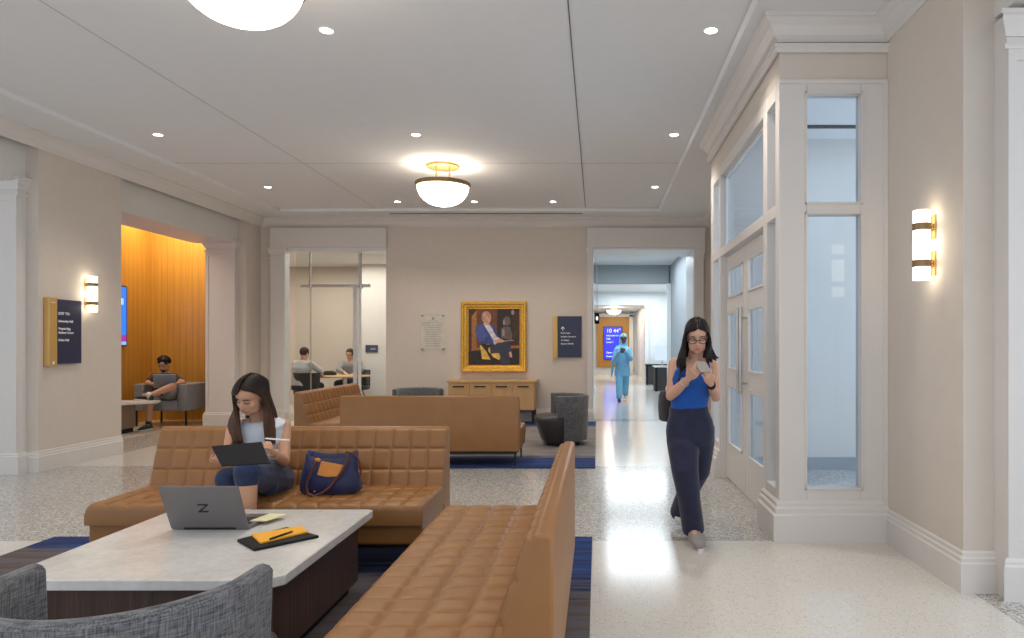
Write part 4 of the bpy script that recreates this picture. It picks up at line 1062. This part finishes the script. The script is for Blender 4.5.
    for sg in (1,-1): drape(m,hd,f,.98,up0,sg,([hd+r_*sg*.07-u_*.08-f_*.07, nck+V((-sg*.09,.06,0)), nck+V((-sg*.10,.09,-.08))],[hd-u_*.08-f_*.10, nck+V((0,.09,0)), nck+V((0,.12,-.10))]),22,.014,seed=5+sg,fr=(-.088,-.05),side=(-.095,-.055))
    m.build('hair','hair_black',t,sharp=180)
    # glasses
    m = MB()
    for sg_ in (-1,1):
        c = hd+r_*sg_*.034+f_*.098-u_*.002; m.tube([c+r_*.026*math.cos(a*PI/8)+u_*.019*math.sin(a*PI/8) for a in range(17)],.0024,6)
        m.tube([hd+r_*sg_*.060+f_*.095+u_*.006, hd+r_*sg_*.078+f_*.0+u_*.004],.002,6)
    m.tube([hd+r_*.009+f_*.10+u_*.004,hd-r_*.009+f_*.10+u_*.004],.002,6); m.build('glasses','black_plastic',t)
    # wrist things
    m = MB(); d = (wrR-elR).normalized(); c = lerp(elR,wrR,.78); u = d.cross(V((0,0,1))).normalized(); w_ = d.cross(u)
    m.tube([c+(u*math.cos(a*PI/8)+w_*math.sin(a*PI/8))*.031 for a in range(17)],.0035,6); m.build('bracelet','steel',t)
    m = MB(); d = (wrL-elL).normalized(); c = lerp(elL,wrL,.85); m.cap(c-d*.009,.030,c+d*.009,.029); m.build('watch','black_plastic',t)
    # phone
    pt_ = thing('mobile_phone','pale backed mobile phone in the hands of the walking woman','phone',ph)
    m = MB(); m.cbox(ph,(.075,.009,.14),rot=Euler((math.radians(-62),0,math.radians(8)))); m.build('case','shoe_grey',pt_,bev=.003)
    # shoulder bag
    sb = thing('shoulder_bag','small black bag hanging behind the walking woman\'s hip','bag',P(667,405,5.0))
    m = MB(); c = P(668,406,5.06); m.loft([m.ering(c+V((0,0,z)),(1,0.3,0),(-.3,1,0),.055*s_,.085*s_,20,.7) for z, s_ in ((-.11,.8),(-.10,1),(0,1.08),(.08,1),(.11,.8))]); m.build('bag_body','cloth_black',sb,sharp=60)
    m = MB(); m.tube([c+V((0,0,.1)),P(672,385,5.02),P(677,365,4.97),P(680,357.5,4.87),P(681,362,4.785),P(680,375,4.74),P(676,392,4.76)],.011,8,flat=.4); m.build('strap','cloth_black',sb)
walking_woman()

# ---- seated woman with the tablet
def seated_woman():
    t = person('woman in white top and navy skirt seated on the sofa drawing on a tablet', (-2.25,4.45,.44))
    rt = V((-1,-.12,0))
    pel, wai, che, nck = P(262,478,4.62), P(262,458,4.58), P(261,436,4.50), P(258,419,4.46)
    hd = P(250.5,396,4.34); f = V((-.17,-.88,-.44)); up = V((.10,-.1,1))
    b = MB(); ex = MB()
    q = add_head(b, ex, hd, f, 1.0, look=1, up=up); b.cap(q(0,-.03,-.06),.048,nck+V((0,.01,-.02)),.052)
    torso(b,[(pel-V((0,0,.07)),.14,.11),(pel,.165,.12),(lerp(pel,wai,.6),.14,.10),(wai,.12,.088),(lerp(wai,che,.5),.13,.095),(che,.145,.105),(lerp(che,nck,.55),.145,.085),(lerp(che,nck,.85),.11,.06),(nck,.055,.05)],rt)
    shR, shL = P(235,427,4.47), P(283,426,4.55)
    elR, elL = P(228,459,4.36), P(284,461,4.44)
    wrR, wrL = P(220,460,4.14), P(272,453,4.20)
    for sh, el, wr in ((shR,elR,wrR),(shL,elL,wrL)):
        b.cap(lerp(nck,sh,.35)-V((0,0,.02)),.042,sh,.050); limb(b,[sh,lerp(sh,el,.4),el,lerp(el,wr,.35),wr],[.050,.046,.036,.037,.024])
    add_hand(b, wrL, (P(269,441.5,4.10)-wrL), V((-.8,-.1,-.3)), V((-.1,-.9,.2)), .95, (.7,.9,1.1,1.2), (.6,.4,.6))
    add_hand(b, wrR+V((-.01,0,0)), V((.25,-.75,.0)), V((.3,.25,1)), V((1,.2,.1)), .95, (.75,.85,.9,.9), (.5,.6,.8))
    hpR, hpL = P(250,480,4.62), P(274,480,4.62)
    knR, knL = P(227,479,4.14), P(247,472,4.05)
    anR, anL = V((-2.10,4.08,.11)), V((-2.05,3.99,.11))
    limb(b,[hpR,knR,lerp(knR,anR,.3),anR],[.085,.055,.052,.036]); limb(b,[hpL,knL,lerp(knL,anL,.3),anL],[.085,.060,.057,.038])
    for a in (anR,anL): b.cap(a-V((0,0,.04)),.035,a+V((-.01,-.03,-.06)),.03)
    body = blob(b,'body',.0048,['skin_tan']+FM[1:],3,ex,t)
    # sleeveless white top
    b = MB(); torso(b,[(wai-V((0,0,.03)),.137,.103),(wai,.135,.102),(lerp(wai,che,.5),.143,.108),(che,.156,.120),(lerp(che,nck,.45),.150,.104),(lerp(che,nck,.72),.166,.092),(lerp(che,nck,.90),.135,.074),(lerp(che,nck,.985),.080,.060)],rt)
    blob(b,'sleeveless_top',.006,['cloth_white'],3,parent=t)
    # skirt
    b = MB(); torso(b,[(wai-V((0,0,.035)),.140,.108),(lerp(pel,wai,.5),.165,.125),(pel,.195,.135),(pel-V((0,0,.09)),.19,.12)],rt)
    limb(b,[hpL+V((.02,0,0)),lerp(hpL,knL,.5)+V((.01,0,-.005)),knL+V((0,.0,-.005))],[.115,.100,.078]); limb(b,[hpR,lerp(hpR,knR,.5),knR],[.108,.094,.070])
    b.cap(knR,.070,lerp(knR,anR,.22),.066); b.cap(knL,.074,lerp(knL,anL,.08),.070)
    b.cap(lerp(hpL,knL,.5)+V((.03,0,-.03)),.08,P(270,488,4.35),.05)
    for q_ in (.3,.55,.8): b.cap(lerp(hpR,knR,q_),.075,lerp(hpL,knL,q_),.075)
    blob(b,'skirt',.007,['cloth_skirt'],5,parent=t)
    for a in (anR,anL):
        m = MB(); m.loft([m.ering((a.x-.0,a.y+.05-.20*k,h/2+.013),(1,0,0),(0,0,1),w_,h/2,14) for k, w_, h in ((0,.025,.06),(.1,.034,.075),(.4,.036,.06),(.75,.042,.04),(1,.02,.025))]); m.build('shoe','cloth_black',t,sharp=60)
    # hair, parted and long
    f_, r_, u_ = frame(f, up); m = hair_cap(hd,f,1.0,rad=(.080,.100,.097),cut=.0,low=-.06,hl=.115,up=up)
    drape(m,hd,f,1,up,1,([hd+r_*.088-u_*.04+f_*.035, P(237,416,4.33), P(239,430,4.33), P(242,443,4.34)],[hd+r_*.09-u_*.08-f_*.04, P(229,418,4.45), P(229,436,4.44), P(231,449,4.38)]),56,seed=4,fr=(-.085,.076),side=(-.075,.058))
    drape(m,hd,f,1,up,-1,([hd-r_*.090-u_*.03-f_*.01, P(266,418,4.35), P(264.5,432,4.35), P(266,444,4.34)],[hd-r_*.092-u_*.07-f_*.05, P(272,416,4.44), P(275,430,4.42), P(274,444,4.40)]),52,seed=5,fr=(-.085,.076),side=(-.075,.020))
    for sg in (1,-1): drape(m,hd,f,1,up,sg,([hd+r_*sg*.07-u_*.08-f_*.07, nck+V((-sg*.10,.06,0)), nck+V((-sg*.11,.09,-.16))],[hd-u_*.08-f_*.10, nck+V((0,.09,0)), nck+V((0,.12,-.18))]),24,.015,seed=7+sg,fr=(-.088,-.05),side=(-.095,-.055))
    m.build('hair','hair_ombre',t,sharp=180)
    # bracelet
    m = MB(); d = (wrL-elL).normalized(); c = lerp(elL,wrL,.85); u = d.cross(V((0,0,1))).normalized(); w_ = d.cross(u)
    m.tube([c+(u*math.cos(a*PI/8)+w_*math.sin(a*PI/8))*.030 for a in range(17)],.003,6); m.build('bracelet','steel',t)
    # tablet and pencil
    tl, tr, brr, bll = P(211,446,4.06), P(261.5,441.5,4.10), P(270,463,3.98), P(221.5,466,3.96)
    nn = (tr-tl).cross(bll-tl).normalized()*.009
    tb_ = thing('tablet','black tablet held on the lap of the seated woman','tablet',lerp(tl,brr,.5))
    m = MB(); m.add([tl,tr,brr,bll]+[p+nn for p in (tl,tr,brr,bll)],[(0,1,2,3),(7,6,5,4),(0,4,5,1),(1,5,6,2),(2,6,7,3),(3,7,4,0)]); m.build('case','black_plastic',tb_,bev=.003)
    m = MB(); ins = [lerp(lerp(tl,brr,.5),p,.93)+nn*1.02 for p in (tl,tr,brr,bll)]; ins2 = [p+nn*.1 for p in ins]
    m.add(ins+ins2,[(0,1,2,3),(7,6,5,4),(0,4,5,1),(1,5,6,2),(2,6,7,3),(3,7,4,0)]); m.build('display','screen_pale',tb_,smooth=False)
    sp_ = thing('stylus','white stylus held in the hand of the seated woman','stylus',P(280,440,4.10))
    m = MB(); m.tube([P(266,438.5,4.07),P(289.5,440.3,4.12)],.0048,8); m.build('shaft','white_paint',sp_)
    m = MB(); m.tube([P(266,438.5,4.07),P(264.5,438.3,4.067)],[.0045,.001],8); m.build('tip','white_paint',sp_)
seated_woman()

# ---- generic smaller figures
def seated_man():
    t = person('bearded man in black T-shirt seated in the grey alcove armchair, one leg crossed', (-7.45,12.0,.44))
    rt = V((-1,0,0)); b = MB(); ex = MB()
    pel, che, nck, hd = P(164,398,11.98), P(164.5,382,12.08), P(164.5,372,12.08), P(164,364.5,12.0)
    f = V((.0,-.9,-.35)); q = add_head(b, ex, hd, f, 1.02, look=1); b.cap(q(0,-.02,-.06),.058,nck,.062)
    torso(b,[(pel-V((0,0,.07)),.15,.12),(pel,.17,.13),(lerp(pel,che,.5),.16,.12),(che,.19,.13),(lerp(che,nck,.6),.18,.10),(nck,.07,.06)],rt)
    shR, shL, elR, elL, wrR, wrL = P(155,377,12.05), P(174,377,12.05), P(147,383.5,11.85), P(183,383,11.85), P(157,385,11.62), P(175,384,11.65)
    for sh, el, wr in ((shR,elR,wrR),(shL,elL,wrL)): limb(b,[sh,el,wr],[.058,.045,.03])
    add_hand(b,wrR,V((1,-.4,.1)),V((0,0,1)),V((0,1,0)),1.05); add_hand(b,wrL,V((-1,-.4,.1)),V((0,0,1)),V((0,1,0)),1.05)
    hpR, hpL = pel+V((-.09,-.02,-.02)), pel+V((.09,-.02,-.02))
    knR, anR = P(149.5,401,11.40), P(148.5,424,11.34)
    knL, anL = P(172,386.5,11.50), P(149,396,11.25)
    limb(b,[hpR,knR,lerp(knR,anR,.3),anR],[.09,.062,.058,.04]); limb(b,[hpL,knL,lerp(knL,anL,.3),anL],[.09,.066,.060,.04])
    b.cap(anR,.04,anR-V((0,.05,.06)),.035); b.cap(anL,.04,anL+V((-.07,-.02,.01)),.035)
    ex.ell(q(0,.055,-.085),(.045,.035,.035),m=4)
    blob(b,'body',.009,['skin_mid']+FM[1:],2,ex,t)
    b = MB(); torso(b,[(pel,.19,.15),(lerp(pel,che,.5),.18,.145),(che,.205,.15),(lerp(che,nck,.6),.19,.12),(lerp(che,nck,.9),.10,.08)],rt)
    for sh, el in ((shR,elR),(shL,elL)): b.cap(sh,.072,lerp(sh,el,.6),.066)
    blob(b,'t_shirt',.012,['cloth_black'],3,parent=t)
    b = MB(); torso(b,[(pel+V((0,0,.03)),.19,.15),(pel-V((0,0,.08)),.19,.14)],rt); limb(b,[hpR,lerp(hpR,knR,.8)],[.105,.09]); limb(b,[hpL,lerp(hpL,knL,.75)],[.105,.09]); blob(b,'shorts',.012,['cloth_shorts'],3,parent=t)
    f_, r_, u_ = frame(f); m = MB(); rd = random.Random(3)
    for k in range(60):
        a, z = rd.uniform(0,2*PI), rd.uniform(-.15,1); r = math.sqrt(max(0,1-z*z)); p = hd+u_*.045+r_*.085*r*math.cos(a)+f_*(.095*r*math.sin(a)-.015)+u_*.095*z
        if (p-hd).dot(f_) > .05 and (p-hd).dot(u_) < .07: continue
        m.ell(p,(.03,.03,.028),nu=8,nv=6)
    blob(m,'hair',.009,['hair_black'],1,parent=t)
    for a, d in ((anR,V((-.1,-1,0))),(anL,V((-1,-.2,.12)))):
        d.normalize(); m = MB(); r = d.cross(V((0,0,1))).normalized(); u = r.cross(d); base = a-d*.06-V((0,0,.085 if a is anR else .07))
        m.loft([m.ering(base+d*.27*k+u*(h/2),r,u,w_,h/2,14) for k, w_, h in ((0,.03,.07),(.1,.04,.10),(.35,.042,.09),(.7,.048,.06),(1,.025,.03))]); s_ = m.build('shoe','cloth_black',t,sharp=60)
        m = MB(); m.loft([m.ering(base+d*.27*k-u*.004,r,u,w_+.004,.014,14) for k, w_ in ((-.02,.03),(.1,.04),(.35,.042),(.7,.048),(1.02,.028))]); m.build('sole','shoe_white',s_)
        m = MB(); m.cap(a+V((0,0,.02)),.047,a+V((0,0,-.02)),.046); m.build('sock','cloth_black' if a is anR else 'shoe_white',t)
    lp_ = thing('laptop','grey-blue laptop held up by the bearded man in the alcove','laptop',P(164,386,11.55))
    simple('laptop_blue',(.26,.34,.48),.4,metal=.3)
    a0, a1, a2, a3 = P(153.5,387,11.62), P(175.5,387,11.62), P(175.5,374.5,11.45), P(153,374.5,11.45)
    def slab(m, c4, th):
        nn_ = (c4[1]-c4[0]).cross(c4[3]-c4[0]).normalized()*th; m.add(list(c4)+[p+nn_ for p in c4],[(0,1,2,3),(7,6,5,4),(0,4,5,1),(1,5,6,2),(2,6,7,3),(3,7,4,0)])
    m = MB(); slab(m,(a0,a1,a2,a3),-.008); m.build('lid','laptop_blue',lp_)
    m = MB(); slab(m,(a0,a1,a1+V((0,.24,-.0)),a0+V((0,.24,-.0))),-.012); m.build('laptop_base','laptop_blue',lp_)
seated_man()

def hall_woman():
    t = person('person in light blue headscarf, tunic and trousers walking down the hall with a phone', (.62,17,0))
    rt = V((-1,0,0)); b = MB(); ex = MB(); D = 17.0
    pel, che, nck, hd = P(622.5,371,D), P(622.5,353,D), P(623,346,D), P(623.5,339,D-.05)
    q = add_head(b,ex,hd,(.05,-1,-.25),1.0,look=1); b.cap(q(0,0,-.06),.05,nck,.05)
    torso(b,[(pel,.16,.11),(lerp(pel,che,.5),.13,.1),(che,.16,.11),(nck,.06,.05)],rt)
    shR, shL, elR, elL, wr = P(616.5,350,D), P(628.5,350,D), P(614.5,361,D-.1), P(630.5,359,D-.1), P(622,352.5,D-.35)
    for sh, el, w_ in ((shR,elR,wr+V((-.04,0,0))),(shL,elL,wr+V((.06,0,.02)))): limb(b,[sh,el,w_],[.05,.04,.028])
    add_hand(b,wr+V((-.04,0,0)),V((.6,-.5,.4)),V((0,.5,1)),V((0,-.3,1))); add_hand(b,wr+V((.06,0,.02)),V((-.6,-.5,.4)),V((0,.5,1)),V((0,-.3,1)))
    hpR, hpL = pel+V((-.08,0,-.05)), pel+V((.08,0,-.05)); anR, anL = V((.545,16.8,.09)), V((.72,17.35,.14))
    limb(b,[hpR,lerp(hpR,anR,.5)+V((0,-.03,0)),anR],[.08,.055,.04]); limb(b,[hpL,lerp(hpL,anL,.5)+V((0,-.05,0)),anL],[.08,.055,.04])
    blob(b,'body',.009,['skin_dark']+FM[1:],2,ex,t)
    b = MB(); torso(b,[(pel-V((0,0,.13)),.20,.14),(pel,.195,.14),(lerp(pel,che,.5),.165,.125),(che,.185,.135),(lerp(che,nck,.6),.17,.1),(nck,.08,.07)],rt)
    for sh, el, w_ in ((shR,elR,wr+V((-.06,0,0))),(shL,elL,wr+V((.08,0,.02)))): limb(b,[sh,el,w_],[.072,.065,.05])
    blob(b,'tunic',.011,['cloth_scrub'],3,parent=t)
    b = MB()
    for hp, an in ((hpR,anR),(hpL,anL)): limb(b,[hp+V((0,0,.03)),lerp(hp,an,.5)+V((0,-.04,0)),an+V((0,0,.03))],[.105,.085,.075])
    blob(b,'trousers',.011,['cloth_scrub'],3,parent=t)
    f_, r_, u_ = frame((.05,-1,-.25)); m = hair_cap(hd,(.05,-1,-.25),1.0,rad=(.098,.115,.112),cut=.055,low=-.3,hl=.06)
    torso(m,[(hd+V((0,.03,.0)),.10,.09),(nck+V((0,.02,.02)),.11,.10),(lerp(nck,che,.5)+V((0,0,0)),.19,.14),(lerp(nck,che,.95),.17,.15)],rt)
    m.tube([nck+V((-.12,.05,.0)),P(615,352,D+.05),P(612.5,362,D+.06),P(612,372,D+.08),P(611.5,377,D+.1)],[.07,.07,.06,.05,.03],10,flat=.6)
    blob(m,'headscarf',.011,['cloth_hijab'],2,parent=t)
    for a in (anR,anL):
        m = MB(); z = a.z-.09
        m.loft([m.ering((a.x,a.y+.06-.26*k,z+h/2+.002),(1,0,0),(0,0,1),w_,h/2,12) for k, w_, h in ((0,.03,.07),(.3,.04,.08),(.7,.046,.055),(1,.025,.03))]); m.build('shoe','cloth_black' if a is anR else 'shoe_white',t,sharp=60)
    p_ = thing('mobile_phone','dark mobile phone held by the person in light blue in the hall','phone',wr+V((0,-.12,.05))); m = MB(); m.cbox(wr+V((0,-.12,.05)),(.075,.01,.14),rot=Euler((-.6,0,0))); m.build('case','black_plastic',p_,bev=.003)
hall_woman()

def office_man(label, hd, f, sh_dir, cl, hairm, arms, name='shirt', seat_z=.5):
    t = person(label, (hd.x,hd.y,seat_z)); f = V(f); rt = V(sh_dir).normalized(); b = MB(); ex = MB()
    q = add_head(b,ex,hd,f,1.0,look=1); nck = hd+V((0,.0,-.15))-V((f.x,f.y,0)).normalized()*.02; b.cap(q(0,-.02,-.06),.055,nck,.06)
    back = -V((f.x,f.y,0)).normalized(); pel = V((nck.x,nck.y,seat_z+.1))+back*.08; che = lerp(pel,nck,.68)+back*.03
    torso(b,[(pel-V((0,0,.08)),.16,.12),(pel,.17,.13),(lerp(pel,che,.5),.155,.12),(che,.19,.13),(lerp(che,nck,.7),.17,.1),(nck,.07,.06)],rt)
    shs = [lerp(che,nck,.62)+rt*.18, lerp(che,nck,.62)-rt*.18]
    for sh, (el, wr) in zip(shs, arms):
        limb(b,[sh,el,wr],[.055,.044,.028]); add_hand(b,wr,(V(wr)-V(el)),V((0,0,-1)),back,1.0)
    kn = [pel+rt*.11-back*.42+V((0,0,-.03)), pel-rt*.11-back*.42+V((0,0,-.03))]
    for k in kn: limb(b,[pel+(k-pel)*.15,k,V((k.x,k.y,.08))],[.085,.06,.04]); b.cap(V((k.x,k.y,.06)),.04,V((k.x,k.y,.045))-back*.12,.033)
    blob(b,'body',.009,['skin_light']+FM[1:],2,ex,t)
    b = MB(); torso(b,[(pel-V((0,0,.02)),.195,.15),(lerp(pel,che,.5),.185,.145),(che,.21,.15),(lerp(che,nck,.7),.185,.12),(lerp(che,nck,.95),.09,.08)],rt)
    for sh, (el, wr) in zip(shs, arms): limb(b,[sh,el,lerp(el,wr,.8)],[.075,.06,.045])
    blob(b,name,.012,[cl],3,parent=t)
    b = MB()
    for k in kn: limb(b,[pel+(k-pel)*.15,k,V((k.x,k.y,.12))],[.10,.075,.06])
    torso(b,[(pel+V((0,0,.02)),.19,.15),(pel-V((0,0,.09)),.19,.14)],rt); blob(b,'trousers',.012,['cloth_navy'],3,parent=t)
    m = hair_cap(hd,f,1.0,rad=(.082,.101,.10),cut=.05,low=-.02,hl=.07); m.build('hair',hairm,t,sharp=180)
    for k in kn:
        m = MB(); fo = -back; u = V((0,0,1)); r = fo.cross(u); base = V((k.x,k.y,0))+back*.05
        m.loft([m.ering(base+fo*.26*kk+u*(h/2+.002),r,u,w_,h/2,12) for kk, w_, h in ((0,.03,.07),(.3,.04,.08),(.7,.046,.055),(1,.025,.03))]); m.build('shoe','black_plastic',t,sharp=60)
hd1 = P(304.5,353.5,13.62)
office_man('man in pale shirt seen from behind at the office table', hd1, (.35,1,-.2), (1,-.35,0), 'cloth_shirt','hair_short',
   [((-5.56,13.72,.88),(-5.64,13.98,.80)),((-6.10,13.75,.88),(-5.86,14.02,.80))])
hd2 = P(350,354.5,14.98)
office_man('dark haired man in grey shirt facing the camera at the office table', hd2, (-.15,-1,-.35), (-1,0,0), 'cloth_grey','hair_short',
   [((-5.62,14.85,.86),(-5.40,14.62,.80)),((-5.12,14.85,.86),(-5.2,14.66,.80))])
